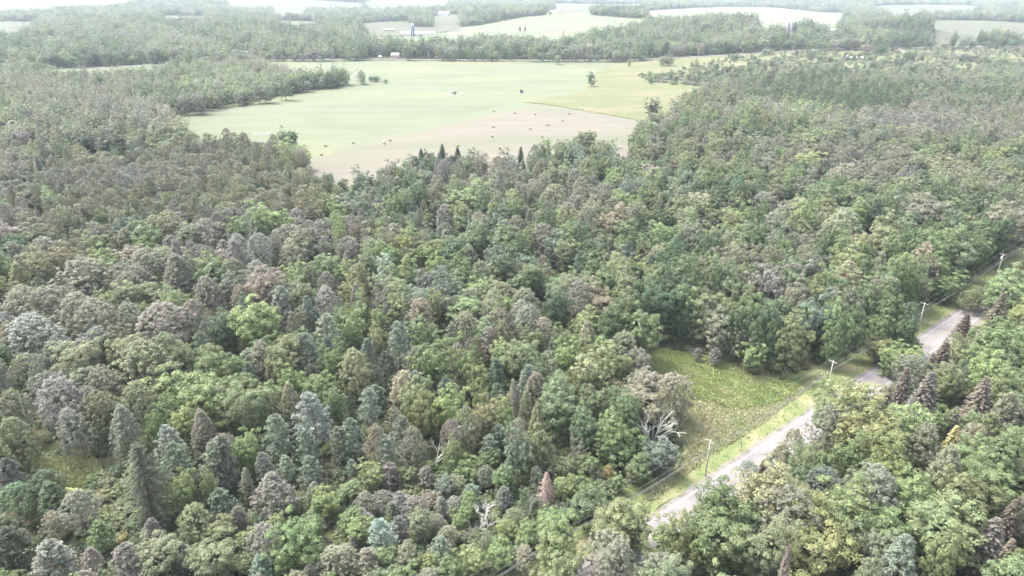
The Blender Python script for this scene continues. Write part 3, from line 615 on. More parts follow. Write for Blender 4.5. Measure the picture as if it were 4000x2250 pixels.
farp = [(784, 240), (1104, 233.5), (1301.6, 233.6), (1488.6, 232.2), (1674.5, 232.5), (1883.6, 236), (2102, 237), (2312, 237.5), (2528, 232), (2545, 231.5), (2728, 222.5), (2900, 221), (3095, 206), (3370, 200, ), (3677, 181)]
ordw = ['first', 'second', 'third', 'fourth', 'fifth', 'sixth', 'seventh', 'eighth', 'ninth', 'tenth', 'eleventh', 'twelfth', 'thirteenth', 'fourteenth', 'fifteenth', 'sixteenth', 'seventeenth', 'eighteenth', 'nineteenth', 'twentieth']
for i, p in enumerate(farp):
    x, y = unproj(*p); pole_thing(float(x), float(y), 'pale pole along the far road, %s from the left' % ordw[i], 11.5, az=math.radians(80), fat=1.5)

# ------------------------------------------------------------------ hay bales, rock pile, blind
mb = MB().lathe([(.70, -.62), (.76, -.58), (.78, 0), (.76, .58), (.70, .62)], 22)
bale_me = MB().add([(v[2], v[0], v[1] + .76) for v in mb.v], mb.f[:-2]).mesh('roll', M['hay'])
end_me = MB().add([((.70 + .03 * (k % 2)), math.cos(a) * rr, math.sin(a) * rr + .76) for k, rr in enumerate((.66, .42, .2)) for a in np.linspace(0, 2 * math.pi, 19)[:-1]],
     [(k * 18 + i, k * 18 + (i + 1) % 18, (k + 1) * 18 + (i + 1) % 18, (k + 1) * 18 + i) for k in range(2) for i in range(18)] + [tuple(range(36, 54))]).mesh('bale_end', M['hay_end'])
bales = [(1380, 561), (1501, 563), (1524, 551), (1788, 572), (1922, 535.5), (1927, 498.5), (1928, 435), (1952, 581), (2010, 444), (2071, 506), (2090, 448), (2139, 490.5), (2197, 473), (2223, 447), (2268, 522), (2423, 579.5), (1192, 586), (1272, 573), (1256, 607), (1207, 633)]
bl = ['round bale just left of the pair near the middle of the field edge', 'left bale of the close pair left of the dark spruces', 'right bale of the close pair left of the dark spruces', 'bale lying just behind the tallest dark spruce', 'middle bale of the column of three near field centre',
      'upper bale of the column of three near field centre', 'farthest bale on the boundary of green and tan grass', 'bale nearest the forest right of the spruce tops', 'left bale of the far row of three', 'bale at lower left of the diagonal row of four', 'middle bale of the far row of three',
      'second bale from the left in the diagonal row', 'third bale from the left in the diagonal row', 'rightmost bale of the far row by the weedy meadow', 'bale just above the tall rounded treetops', 'bale in the narrow notch at the field\'s right end', 'faint bale next to the lone trees at the field\'s left end',
      'second bale from the left along the green edge', 'larger bale in the left corner of the tan field', 'bale closest to the forest in the left field corner']
for i, (b, lab) in enumerate(zip(bales, bl)):
    x, y = unproj(*b); a = random.uniform(-.5, 1.3); o = empty('hay_bale', (float(x), float(y), .05), a); s = 1.12; o.scale = (s, s, s)
    tag(o, lab, 'hay bale', 'round hay bales in the field'); link('roll', bale_me, o); link('bale_end', end_me, o); e2 = link('bale_end', end_me, o); e2.scale = (-1, 1, 1)
x, y = unproj(2037, 363); o = empty('hunting_blind', (float(x), float(y), 0.03), .3); tag(o, 'small dark box blind standing alone in the green field', 'blind')
MB().add([(-1.5, -1.5, 0), (1.5, -1.5, 0), (1.5, 1.5, 0), (-1.5, 1.5, 0), (-1.25, -1.25, 2.9), (1.25, -1.25, 2.9), (1.25, 1.25, 3.3), (-1.25, 1.25, 3.3)], [(3, 2, 1, 0), (4, 5, 6, 7), (0, 1, 5, 4), (1, 2, 6, 5), (2, 3, 7, 6), (3, 0, 4, 7)]).build('cabin', M['dark_wood'], o)
MB().box((.2, -1.37, 1.9), (1.2, .06, .45)).build('window', M['white'], o); MB().box((0, 0, 3.32), (3.1, 3.1, .12)).build('roof', M['dark_wood'], o)
def rock_ring(px, py, rx, ry, n, lab, seed):
    r = np.random.default_rng(seed); cx, cy_ = unproj(px, py); mb = MB()
    for k in range(n):
        a = r.uniform(0, 6.28); q = r.uniform(.75, 1.02) if k > n // 4 else r.uniform(0, .8); x = cx + rx * q * math.cos(a); y = cy_ + ry * q * math.sin(a); s = r.uniform(.35, .95)
        D = [(1, 0, 0), (-1, 0, 0), (0, 1, 0), (0, -1, 0), (0, 0, 1), (0, 0, -.6)]; D = [tuple(np.array(d) * s * r.uniform(.7, 1.2)) for d in D]
        mb.add([(x + d[0], y + d[1], d[2] + .15) for d in D], [(0, 2, 4), (2, 1, 4), (1, 3, 4), (3, 0, 4), (2, 0, 5), (1, 2, 5), (3, 1, 5), (0, 3, 5)])
    return tag(mb.build('rock_pile', M['stone']), lab, 'rock pile', kind='stuff')
rock_ring(1772, 366, 11, 13, 80, 'oval stone pile with weeds in the middle of the green field', 1)
rock_ring(1024, 524, 7, 5, 50, 'low ring of stones in the field near the lone trees', 2)

# ------------------------------------------------------------------ buildings
def house(px, py, w, d, h, roofh, rz, wall, roof, label, name='house', cat='house', wins=2, door=True):
    x, y = unproj(px, py); z = float(terrain(x, y)) + .3; o = empty(name, (float(x), float(y), z), math.radians(rz)); tag(o, label, cat)
    a, b = w / 2, d / 2
    V = [(-a, -b, -1), (a, -b, -1), (a, b, -1), (-a, b, -1), (-a, -b, h), (a, -b, h), (a, b, h), (-a, b, h), (-a, 0, h + roofh), (a, 0, h + roofh)]
    MB().add(V, [(0, 1, 5, 4), (2, 3, 7, 6), (1, 2, 6, 9, 5), (3, 0, 4, 8, 7), (3, 2, 1, 0)]).build('wall', M[wall], o)
    e = .5; k = roofh / b; V = []
    for t in (0.02, .22):
        V += [(-a - e, -b - e, h - e * k + t), (a + e, -b - e, h - e * k + t), (a + e, 0, h + roofh + t), (-a - e, 0, h + roofh + t), (a + e, b + e, h - e * k + t), (-a - e, b + e, h - e * k + t)]
    MB().add(V, [(0, 3, 2, 1), (3, 5, 4, 2), (6, 7, 8, 9), (9, 8, 10, 11), (0, 1, 7, 6), (5, 11, 10, 4), (1, 2, 8, 7), (2, 4, 10, 8), (0, 6, 9, 3), (3, 9, 11, 5)]).build('roof', M[roof], o)
    for s in range(wins):
        xx = -a + w * (s + .7) / (wins + .4)
        wn = MB().box((xx, -b - .05, h * .6), (1.2, .1, 1.3)).build('window', M['glass'], o)
    if door: MB().box((a * .75, -b - .05, 1.05), (1.0, .08, 2.1)).build('door', M['roof_dark'], o)
    return o
house(914, 221, 13, 9, 4.2, 3.2, 25, 'white', 'roof_pale', 'white gabled house at the left of the far lawn')
house(928, 210, 18, 7, 3.0, 2.0, 5, 'brown_wall', 'roof_pale', 'long low house behind the white gabled one', wins=3)
house(965, 213, 7, 6, 2.8, 2.2, -30, 'brown_wall', 'roof_pale', 'small shed at the right of the far lawn', 'shed', 'shed', 1)
house(1547, 229, 13, 9, 5.2, 3.4, -15, 'brown_wall', 'roof_brown', 'brownish farmhouse among trees right beside the far road', wins=3)
house(1485, 228, 5, 4, 2.4, 1.2, 5, 'white', 'roof_pale', 'tiny pale shed left of the brownish farmhouse', 'shed', 'shed', 1)
house(1590, 137, 26, 12, 4, 4, 5, 'white', 'roof_pale', 'white barn left of the dark blue silo', 'barn', 'barn', 3)
house(1660, 137, 46, 14, 3.5, 4, 0, 'white', 'roof_pale', 'long pale barn right of the dark blue silo', 'barn', 'barn', 5)
house(1520, 122, 24, 10, 3.5, 3, 8, 'brown_wall', 'roof_pale', 'low barn with pale roof far left of the blue silo', 'barn', 'barn', 2)
house(1735, 62, 40, 18, 8, 7, -20, 'white', 'roof_pale', 'large white farmhouse in the small far clearing', wins=3)
house(1700, 16, 40, 16, 6, 5, 15, 'white', 'roof_pale', 'pale barn on the rise at the top edge', 'barn', 'barn', 2)
house(3232, 141, 34, 14, 5.5, 4.5, 30, 'white', 'roof_pale', 'white barn against the big wooded mound', 'barn', 'barn', 3)
house(3182, 146, 16, 10, 4.5, 3.5, -10, 'white', 'roof_pale', 'white shed between the twin silos and the barn', 'shed', 'shed', 2)
house(3262, 132, 20, 10, 6, 4, -35, 'brown_wall', 'roof_pale', 'half hidden barn at the foot of the wooded mound', 'barn', 'barn', 1)
house(3345, 232, 19, 6, 2.6, 1.2, -8, 'white', 'roof_pale', 'long low white trailer house in the scrub', 'trailer', 'trailer', 3)
house(3302, 226, 5, 4, 2.4, 1.2, 20, 'white', 'roof_pale', 'little white shed in the scrub left of the trailer', 'shed', 'shed', 1)
house(558, 224, 8, 7, 3.5, 2.5, 15, 'white', 'roof_pale', 'small white house squeezed between far left trees')
def silo(px, py, rad, h, wall, label):
    x, y = unproj(px, py); z = float(terrain(x, y)); o = empty('silo', (float(x), float(y), z)); tag(o, label, 'silo')
    MB().lathe([(rad, -1), (rad, h * .25), (rad, h * .5), (rad, h)], 24).build('wall', M[wall], o, True)
    MB().lathe([(rad + .1, h), (rad * .96, h + rad * .35), (rad * .75, h + rad * .68), (rad * .4, h + rad * .9), (.1, h + rad)], 24).build('dome', M['white'], o, True)
    b = MB()
    for k in range(1, 9): b.lathe([(rad + .04, h * k / 9), (rad + .07, h * k / 9 + .06), (rad + .04, h * k / 9 + .12)], 24)
    b.build('hoop', M['metal'], o)
    MB().box((0, -rad - .45, h * .48), (.9, .8, h * .92)).build('chute', M['metal'], o)
silo(1613, 143, 4.2, 23, 'silo_blue', 'dark blue silo with a white domed top')
silo(3069, 137, 3.6, 22, 'silo_grey', 'left one of the twin silos with white dome')
silo(3083, 138, 3.6, 23, 'silo_grey', 'right one of the twin silos with white dome')

# ------------------------------------------------------------------ trees
TX = {7: (0, 1500), 8: (1330, 1500), 9: (2660, 1500), 4: (0, 750), 5: (1330, 750), 6: (2660, 750), 1: (0, 0), 2: (1330, 0), 3: (2660, 0)}
KS = 1340 / 2576
def inpx(poly, x, y): return inside(np.array(poly, float), np.atleast_1d(np.asarray(x, float)), np.atleast_1d(np.asarray(y, float)))
YOUNG = [(560, 1980), (900, 1850), (1300, 1820), (1700, 1780), (2150, 1740), (2560, 1700), (2700, 1800), (2450, 2000), (2050, 2350), (-200, 2400), (-200, 2050), (300, 2080)]
LOWLEFT = [(-200, 1700), (420, 1700), (600, 1800), (620, 2000), (300, 2100), (-200, 2080)]
FRONT = [(2050, 2350), (2450, 2000), (2700, 1900), (2900, 1800), (3400, 1500), (4200, 1000), (4400, 2600), (2000, 2600)]
EDGE = [(2350, 1100), (2700, 1000), (3100, 950), (3600, 780), (4200, 600), (4300, 1050), (3880, 1080), (3300, 1480), (2950, 1480), (2400, 1420)]
def hreg(px, py):
    if inpx(FRONT, px, py)[0]: return 14.5
    if inpx(YOUNG, px, py)[0]: return 7.0
    if inpx(LOWLEFT, px, py)[0]: return 10.0
    if inpx(EDGE, px, py)[0]: return 20.0
    return 15.5
HAND = {7: """1010 800 430 N n 22;900 470 150 A o;740 180 220 A o;900 290 240 A t;1010 130 260 A o;1420 120 420 M l;1160 170 140 A t;1340 270 190 M l;1490 330 230 A k;1655 480 190 A t 13;1860 170 300 M e;2150 90 190 A t;1180 330 130 W b;1220 430 240 W s;
1310 600 290 W b;2070 370 260 W b;2330 240 330 W s;2300 460 220 W b;2530 420 200 W b;2500 110 150 M e;1980 600 180 W s;2130 620 160 W s;2310 660 220 W b;1340 760 170 M y;1530 720 100 M l;1820 720 150 A p 10;2040 850 330 A m;1640 900 210 W b;1440 1040 240 A e;
370 740 120 M e;570 920 220 A m;40 660 180 W m;200 980 440 A d 11;50 1230 260 W n;730 1130 200 W g;1120 1100 170 W m;340 1340 300 W s;650 1330 170 A m;920 1330 240 W m;1170 1290 260 M o;1350 1310 190 W m;1560 1340 300 M e;1980 1180 230 A m 11;
2230 1190 340 M g 13;1950 1390 200 W b;2500 1350 220 A t;400 120 300 A m;180 300 200 D m;300 260 130 D w;520 300 200 A m;60 150 170 A o;2420 900 200 M l;2350 820 150 A p;1780 1000 160 W m;1650 1110 180 M o;900 1170 90 B a 2;80 380 200 A o;640 120 170 A m;1000 560 130 A p""",
4: """940 800 190 M o;1800 270 180 M e;1060 400 150 M g;610 520 120 M l;770 545 210 M l;330 570 170 M o;150 570 170 A t;490 520 150 M o;1310 620 280 A p;600 690 350 A p;1550 740 200 A k;1720 700 190 M b;1440 920 190 A m;1670 1010 200 M d;1900 980 290 M l;1810 790 160 A t;
2080 840 230 W s;2250 790 220 M o;2440 820 200 A m;2450 1040 260 W s;1310 880 190 M l;1500 1150 190 W b;1720 1270 130 W s;1950 1230 200 A t;2110 1240 280 M y;2270 1200 280 W b;900 1190 210 M o;620 1250 260 M o;1050 1330 380 A o;1230 1210 260 A o;1560 1310 270 M e;200 1120 350 A m;700 970 300 A p;
960 950 210 A p;1200 1020 340 A m;280 730 150 W b;350 850 260 A p;120 640 180 A o;1400 320 160 M p;1250 260 220 A p;2030 560 200 D m;2180 560 170 D m;1880 590 150 D m;1930 420 200 A m;80 320 170 M k;250 330 180 M o;70 420 180 M d;370 80 120 M l;130 190 130 A k;2520 150 160 M l;2030 230 220 M l;
1390 590 190 A p;1100 560 260 A t;880 350 110 M y;720 380 150 M o;560 900 260 A p;150 850 260 A p;780 1200 200 A d;2200 620 180 M l;2450 560 200 M e;2560 600 160 M l""",
5: """420 120 180 M g;1000 110 290 M l;790 180 160 A m;790 360 150 W s;1520 340 190 A m;1040 240 160 A t;290 310 100 M l;210 560 180 M g;2190 400 210 M g;110 660 200 A o;80 740 180 M y;1140 840 210 A o 19;1800 790 210 A m 20;1390 830 200 A h;1050 620 180 A h;1620 830 190 M d 19;1410 970 230 A p;600 930 230 A t;
920 1000 190 A t;1120 1120 200 W k;970 1180 140 W m;420 1100 240 W s;200 1200 200 W b;830 1090 190 W b;1230 1080 190 A o;1530 1040 170 A t;1870 1090 230 A t;2050 970 250 M d 20;2280 1010 280 M g 20;2460 860 280 M d 20;1470 1110 160 M e;1600 1160 150 W s;1380 1240 260 M e;1550 1300 200 W s;1700 1230 200 M l;1950 1210 200 M y;
1010 1370 190 M l;1170 1350 180 W b;700 1290 290 M g;330 1330 240 W n;100 1320 240 A o;2250 1320 190 A t 8;1870 1350 260 M l;530 1330 120 A m;2090 1300 190 M y;660 700 200 M b;480 640 180 M l;350 480 190 M g;250 480 170 M g;480 400 160 M y;1000 380 190 M e;1240 370 220 M e;1320 440 150 M d;1600 60 220 A h;
1400 60 110 D m;2240 160 130 A m;1830 200 150 M h;2060 250 200 M t;2450 330 200 M l;2100 560 120 M k;1520 540 110 A k;720 560 160 M l;890 620 160 M e;960 480 150 A m;30 520 140 A m;700 870 150 M y;1720 430 200 M e;1900 560 170 M g;1430 640 170 M d;2350 620 170 M y;2180 700 200 M o;2000 660 180 M e;760 740 190 M b;560 800 200 M b;340 640 180 M s;1950 420 160 M p""",
6: """1290 545 230 M l 20;1650 560 200 M l 20;1860 560 260 Y k 22;1510 590 90 Y r 18;1750 640 110 W k;1260 740 340 Y h 20;2100 470 250 M e 21;2470 260 250 M p 20;350 560 240 M p;450 540 200 M o;690 700 300 M m;230 860 240 M e 20;500 990 240 M d 20;840 1060 240 M y 20;1000 930 230 M b 20;1180 1000 170 M e 19;1330 940 160 M d 19;
1590 860 200 M d 19;270 1240 130 W m 6.5;130 1220 90 W m 5;1010 230 150 M p;1240 290 300 A h;930 330 160 M o;880 150 210 M o;1080 110 260 M d;1450 150 200 M l;1620 140 200 M p;1850 170 300 M p;2120 230 150 M y;650 330 260 M p;470 200 200 M l;640 100 190 A m;190 200 120 D m;60 260 150 M l;1700 280 180 M p;
1560 340 220 M e;1950 360 200 M e;960 500 170 M p;560 1210 200 M e 12;1700 1000 150 M d 15;1500 990 150 M g 15;1990 700 200 M g 12;1330 400 160 M h;1400 640 130 W b;330 380 170 M p;1560 760 120 M g;700 880 200 M e;120 120 250 M h;1690 1310 280 M l 9.5;1880 1310 120 S c;1990 1290 200 S c 13;2230 1180 150 X m 14;2410 1130 260 M g;2280 850 230 A e 9;
2420 900 170 S c;2150 1010 120 S c 9;2500 720 250 M l;2550 580 120 W h;2380 1350 220 M l;1730 1150 150 M l 7;2090 1130 130 A o;1500 1180 180 M l 9;2440 1270 140 M e""",
9: """1330 80 180 M l;1120 170 220 M l;1150 310 230 A p;1400 380 420 M y;1560 180 180 S c;1720 180 120 X m;1880 120 260 S c 18;1970 250 130 M g;1650 250 130 M g;2290 140 230 S c 17;2490 200 240 W h;2060 290 150 S c;2060 460 180 S a;1740 330 300 M l;1850 430 240 A p;2440 560 260 M e;760 600 260 A o 8;520 640 110 A b 6;620 650 90 S c 5;1030 600 180 M y 10;
1560 630 270 M y;1080 740 220 A b;1480 790 330 A p;2020 650 330 A p;2360 740 280 M y;2150 800 290 M y;1800 830 290 M l;290 880 270 M g;680 880 420 M o;830 990 390 A p;1180 950 310 M l;1640 970 170 D w;530 1020 210 M g;300 1190 450 M g 16;680 1250 320 M o;1060 1260 480 M y 15;2010 1110 480 M y 17;2350 1240 300 S c 16;2510 1000 160 S c;1700 1320 340 A b;20 1200 230 M y;
1320 520 180 M g;1080 560 140 M e;2350 330 200 W e;2200 260 120 M e;1300 860 200 M l;1270 1080 200 M e;1500 1180 200 M p;2500 1330 200 S c;900 650 200 M e;2230 430 220 A p;860 450 190 A h""",
8: """560 110 240 M e;200 150 230 W s;1100 160 120 X k;860 90 180 W s;740 40 110 W a;790 180 290 M l;80 380 230 W b;250 400 170 A k;400 250 130 A h;530 440 190 A t;670 480 200 D w;830 360 150 A m;340 500 210 W s;1470 270 210 A o;1680 130 320 M e;2170 220 200 M g;2360 330 250 C w 9;2420 140 190 A h;1740 520 180 D m;1490 450 200 M o;
1300 480 190 M b;1110 470 180 W s;830 490 130 M y;2130 470 280 M g;1550 810 190 X r 9;1480 700 160 W s;990 850 190 W b;1440 980 160 D m;1110 1040 160 D w;730 1060 130 A k;300 1130 260 W s;970 1170 110 D m;750 1240 190 W s;600 1080 180 M o;1190 1290 210 M l;650 1340 140 M y;1390 1170 160 M l;1840 950 220 M e;2010 660 90 A a;2140 1090 380 M y 13;
2460 1210 270 M y 13;1620 1200 240 M l 12;2000 1290 320 A p 12;1680 1400 280 M y 12;2080 1320 280 A p;1040 100 120 M l;1180 90 180 W b;1300 80 140 W p;1900 130 220 M e;2070 130 200 M g;1840 290 200 M e;2050 330 220 M l;1400 150 170 A o;230 680 180 M l;370 680 170 W m;80 640 130 W b;520 680 140 M e;640 700 160 W m;780 770 150 M b;920 640 200 M l;
1080 700 150 A p;1230 720 190 M g;1400 880 120 M d;1230 850 150 W m;870 760 150 A h;450 900 170 W m;380 950 120 W b;560 950 180 A m;750 920 150 W m;850 930 150 A m;680 870 120 M k;180 900 160 A t;60 800 150 M e;960 940 160 M l;1880 620 170 M g;1700 640 150 M e;1850 800 170 M g;1600 640 170 M e;1700 790 170 M l;2250 640 180 M g;2420 540 220 M b;2010 480 200 M e;2170 700 120 D k 6;
130 1130 170 M l;440 1090 180 W m;320 1180 110 D w;500 1300 180 M p;360 1310 170 M e;210 1330 200 W s;100 1200 140 A m;40 1330 200 A t;900 1030 140 M l;1250 1100 150 M l;1300 1010 140 A o;1560 1060 190 M l;820 1400 200 M e;1000 1330 170 M l;1390 1330 190 A p;1960 780 130 D m 5;1110 560 170 M e;1180 400 190 W b;980 360 140 W b;1330 330 130 A t""",
1: """2150 1050 150 m d 13;2035 1060 75 m e 8;1970 1230 100 Y r;2170 1180 170 M l;1010 1010 90 M g;420 1100 200 M n;670 1110 230 M n;820 1090 180 M n;280 1270 120 S b;90 1110 260 N p 15;1240 1040 260 M h;1420 790 190 M m;2130 660 110 m d;1960 700 150 m p;1290 570 90 m a 15""",
2: """500 1265 120 M p;420 1285 110 M b;700 1235 120 M d;800 1240 110 A p;930 1215 110 M e;1060 1245 130 M p;1180 1245 130 A h;1240 1210 100 M p;310 1310 100 M b;1300 1240 90 M m;1450 1195 110 M e;1540 1150 110 M l;1660 1105 120 M p;1760 1095 110 A h;1850 1050 150 M o;1950 1100 110 M p;2010 1120 100 M e;
560 1290 110 M n;650 1280 120 M d;860 1300 120 M n;2460 960 130 A m;2540 880 150 A b;2360 980 130 M p;1885 575 72 m d 16;2335 595 42 m d 9;2105 440 100 m e 14;2455 475 120 m p 14;250 612 90 m d 7;340 612 40 m d 5;1348 205 20 m d 15;1385 203 22 m d 15;1575 97 26 m d 12;770 435 26 m h 6;855 705 40 B d 3;600 1225 130 S n 17;655 1180 105 M n 16;760 1190 130 S n 18;555 1215 95 M n 15;880 1220 140 S n 18;840 1200 95 M n 16;1000 1195 80 M d 15;1350 1190 105 S n 17;1375 1330 150 S b 17;
610 1350 180 M b;2360 810 130 M n 16;1630 440 60 m e 14;2170 450 25 m e;2260 445 70 m e 9""",
3: """135 590 70 m d 11;265 500 40 m d 10;280 555 45 m d 8;240 560 40 m d 7;660 410 90 m h 10;775 420 40 m l 10;1065 440 70 m e 12;1275 340 140 m d 22;1510 400 130 m d 16;1725 430 90 m d 15;1985 345 50 m h 9;750 230 90 m d 22;655 235 45 m e 14;945 240 45 m e 14;2090 365 40 s d 8;2140 390 50 s d 8;2250 430 60 s d 10;2310 460 60 s d 11;2400 430 60 s d 10;2050 365 35 s d 7;2520 480 30 s d 6;
2430 470 90 m l 11;2180 480 170 m p 12;2470 320 200 m o 20;1410 370 80 m k 14;1010 540 60 M d;790 750 110 M y;520 790 80 M l;1010 1100 190 M y;1620 1010 170 M y;1370 1050 110 M l;490 1330 120 S b;470 1270 80 S b;2240 975 150 M e;940 1230 200 M l;2050 640 120 m n;1710 630 120 M d;320 900 100 M k;870 1330 90 D m;1900 1260 200 M h"""}
NOUN = dict(M='broadleaf tree', m='broadleaf tree', A='feathery broadleaf tree', W='pine tree', R='plantation pine', q='plantation pine', S='spruce tree', s='spruce tree', N='drooping spruce', D='bare tree', X='dead conifer', Y='thinning pine', C='clump of bare stems', B='bush')
ONAME = dict(M='broadleaf_tree', m='broadleaf_tree', A='broadleaf_tree', W='pine_tree', Y='pine_tree', R='plantation_pine', q='plantation_pine', S='spruce_tree', s='spruce_tree', N='spruce_tree', D='bare_tree', X='dead_conifer', C='bare_tree', B='bush')
OCAT = dict(M='broadleaf tree', m='broadleaf tree', A='broadleaf tree', W='pine', Y='pine', R='plantation pine', q='plantation pine', S='spruce', s='spruce', N='spruce', D='bare tree', X='dead conifer', C='bare tree', B='bush')
GRP = {'broadleaf tree': 'broadleaf trees of the forest', 'pine': 'soft needled pines in the forest', 'plantation pine': 'pines of the close planted stands', 'spruce': 'spruces among the trees', 'bare tree': 'bare and dying trees', 'dead conifer': 'dead conifers in the forest', 'bush': 'bushes'}
TREC = []
T = []                                                          # x, y, kind, colour, height, width, hand-placed
for tile, txt in HAND.items():
    for rec in txt.replace('\n', '').split(';'):
        q = rec.split(); 
        if len(q) < 5: continue
        px, py, w = TX[tile][0] + float(q[0]) * KS, TX[tile][1] + float(q[1]) * KS, float(q[2]) * KS
        k, c = q[3], q[4]; h = float(q[5]) if len(q) > 5 else None
        hh = h if h else hreg(px, py); zc = hh * (.55 if k in 'NSXsCD' else .62)
        x, y = unproj(px, py, zc); dist = math.sqrt(x * x + y * y + (CAM_H - zc) ** 2); wm = w * dist / F_PX; ptop = py - w * (.78 if k in 'SNsX' else .6 if k in 'DY' else .46)
        if h is None:
            hh = max(hh * .8, min(hh * 1.25, hh * .62 + wm * .75)) if hh > 9 else max(4.5, min(11, wm * 1.35))
            if k in 'SX': hh = max(hh, wm * 2.0)
            if k == 'D': hh = min(hh, wm * 1.7)
            if k == 'W': hh = min(hh, max(5, wm * 1.75))
        TREC.append(len(T)); x, y = unproj(px, ptop, hh * .96)
        if k in 'MAm' and wm > hh * 1.08 and wm > 11:             # a very wide crown in the photo is two or three trees grown together
            for ox, oy, f in ((-.25, 0, .60), (.24, .05, .58), (.02, .30, .52)): T.append((float(x + ox * wm), float(y + oy * wm), k, c, hh * (.93 + .07 * f), wm * f, 1))
        else: T.append((float(x), float(y), k, c, hh, wm, 1))
nh = len(T)

# fill the forest round them: a jittered hexagonal planting, thinned where a hand-placed tree, field, road or building stands
REG = [  # polygon in the photograph of the canopy, species and colours, mean height, mean width, relative spacing
    ([(130, 700), (560, 600), (760, 540), (1000, 565), (1130, 600), (1330, 700), (1390, 790), (1130, 860), (700, 880), (400, 860), (130, 830)], [('R', 'p', 5), ('R', 'm', 3), ('R', 'h', 1.5), ('R', 'o', 2), ('M', 'o', .5), ('M', 'd', .4)], 17, 5.6, .62),
    ([(1190, 880), (1340, 850), (1640, 880), (1660, 950), (1560, 985), (1190, 985)], [('R', 'p', 5), ('R', 'h', 2), ('R', 'm', 3), ('M', 'l', .5)], 17, 5.6, .62),
    ([(-300, 800), (300, 780), (500, 880), (380, 1000), (180, 1010), (-300, 960)], [('R', 'p', 5), ('R', 'm', 3), ('M', 'o', 2), ('A', 't', 2), ('M', 'e', 1)], 16, 6, .7),
    ([(2640, 400), (2870, 320), (3200, 285), (3700, 300), (4300, 330), (4300, 420), (3800, 430), (3560, 400), (3540, 420), (3300, 440), (3150, 380), (2950, 400), (2750, 420)], [('R', 'n', 2), ('R', 'd', 4), ('R', 'p', 3), ('R', 'e', 1.5), ('R', 'm', 1), ('M', 'o', 1.2), ('M', 'e', .6)], 16, 5.6, .62),
    ([(3350, 420), (3700, 380), (4300, 380), (4300, 570), (3900, 560), (3600, 520), (3400, 500)], [('R', 'm', 5), ('R', 'p', 5), ('R', 'k', 1), ('M', 'o', 1.0), ('M', 'l', .5)], 16, 5.8, .66),
    ([(-400, 1180), (250, 1100), (600, 1200), (560, 1500), (420, 1640), (150, 1720), (-400, 1700)], [('A', 'm', 3), ('A', 'p', 4), ('M', 'p', 2), ('A', 'o', 3), ('D', 'm', 1.0), ('M', 'd', 1)], 13, 8, .9),
    ([(600, 1150), (1500, 1180), (2300, 1280), (2450, 1500), (1500, 1800), (600, 1900)], [('W', 'b', 3), ('W', 's', 2), ('M', 'e', 3), ('M', 'g', 2), ('M', 'l', 2), ('A', 't', 1.4), ('A', 'o', 1.5), ('A', 'm', 1), ('W', 'n', 1), ('M', 'y', .6)], 13, 6.8, .8),
    (YOUNG, [('M', 'e', 3), ('M', 'g', 2), ('M', 'l', 2), ('W', 'b', 1.6), ('W', 'm', 2), ('A', 'p', 2.5), ('A', 'm', 2), ('M', 'd', 1.4), ('B', 'e', 2), ('B', 'o', 1.5), ('D', 'm', .5)], 6.2, 4.4, .56),
    (LOWLEFT, [('A', 'o', 3), ('A', 'p', 3), ('M', 'd', 2), ('W', 'n', 1), ('A', 'm', 1)], 9, 5.5, .7),
    (FRONT, [('M', 'l', 3), ('M', 'y', 3), ('M', 'g', 3), ('A', 'p', 2), ('A', 'b', 1), ('S', 'c', 1), ('M', 'o', 2)], 13, 7.5, .8),
    (EDGE, [('M', 'g', 3), ('M', 'd', 4), ('M', 'e', 3), ('M', 'p', 2), ('A', 'p', 1), ('W', 'b', .4)], 19, 8.5, .85),
    ([(1400, 640), (2300, 560), (2500, 640), (2800, 700), (2500, 900), (1900, 900), (1400, 850)], [('M', 'e', 3), ('M', 'p', 2), ('A', 'h', 2), ('A', 'p', 3), ('M', 'l', 1.3), ('M', 'b', 2), ('A', 'm', 1.6), ('S', 'b', .8), ('D', 'm', .7), ('M', 'd', 1)], 16, 8, .85),
    ([(2470, 420), (4300, 560), (4300, 1000), (3000, 1000), (2500, 900)], [('M', 'e', 3), ('M', 'p', 4), ('M', 'o', 3), ('A', 'p', 2), ('M', 'l', 1.1), ('A', 'm', 1.6), ('M', 'd', 2), ('M', 'g', 1), ('D', 'm', .4), ('W', 'n', .6), ('M', 't', .6)], 17, 9, .95),
    ([(-300, 300), (700, 280), (680, 540), (300, 700), (-300, 760)], [('M', 'p', 4), ('M', 'o', 3), ('A', 'p', 3), ('A', 'm', 2), ('M', 'd', 1.5), ('M', 'e', 1.5), ('A', 't', 1), ('S', 'n', .5)], 16, 8.5, .9),
]
DEF = [('M', 'e', 3), ('M', 'g', 2), ('M', 'l', 1.8), ('M', 'p', 2.2), ('M', 'b', 1.2), ('A', 'o', 1.8), ('A', 'p', 2.2), ('A', 'm', 1.6), ('A', 't', 1.2), ('M', 'd', 1.4), ('W', 'b', .6), ('D', 'm', .35), ('M', 'y', .5), ('M', 'k', .12)]
FARMIX = [('M', 'e', 2.5), ('M', 'p', 2), ('M', 'd', 6), ('M', 'n', 2.5), ('M', 'o', 1.2), ('M', 'b', 2), ('M', 'm', 1), ('M', 'l', .6), ('S', 'n', 1.2), ('S', 'd', .6), ('M', 'g', 3)]
SCRUB = [(2480, 300), (2640, 262), (2760, 236), (3000, 214), (3150, 206), (3400, 198), (3700, 192), (4300, 188), (4300, 345), (3700, 312), (3300, 300), (2950, 322), (2760, 338), (2560, 330)]
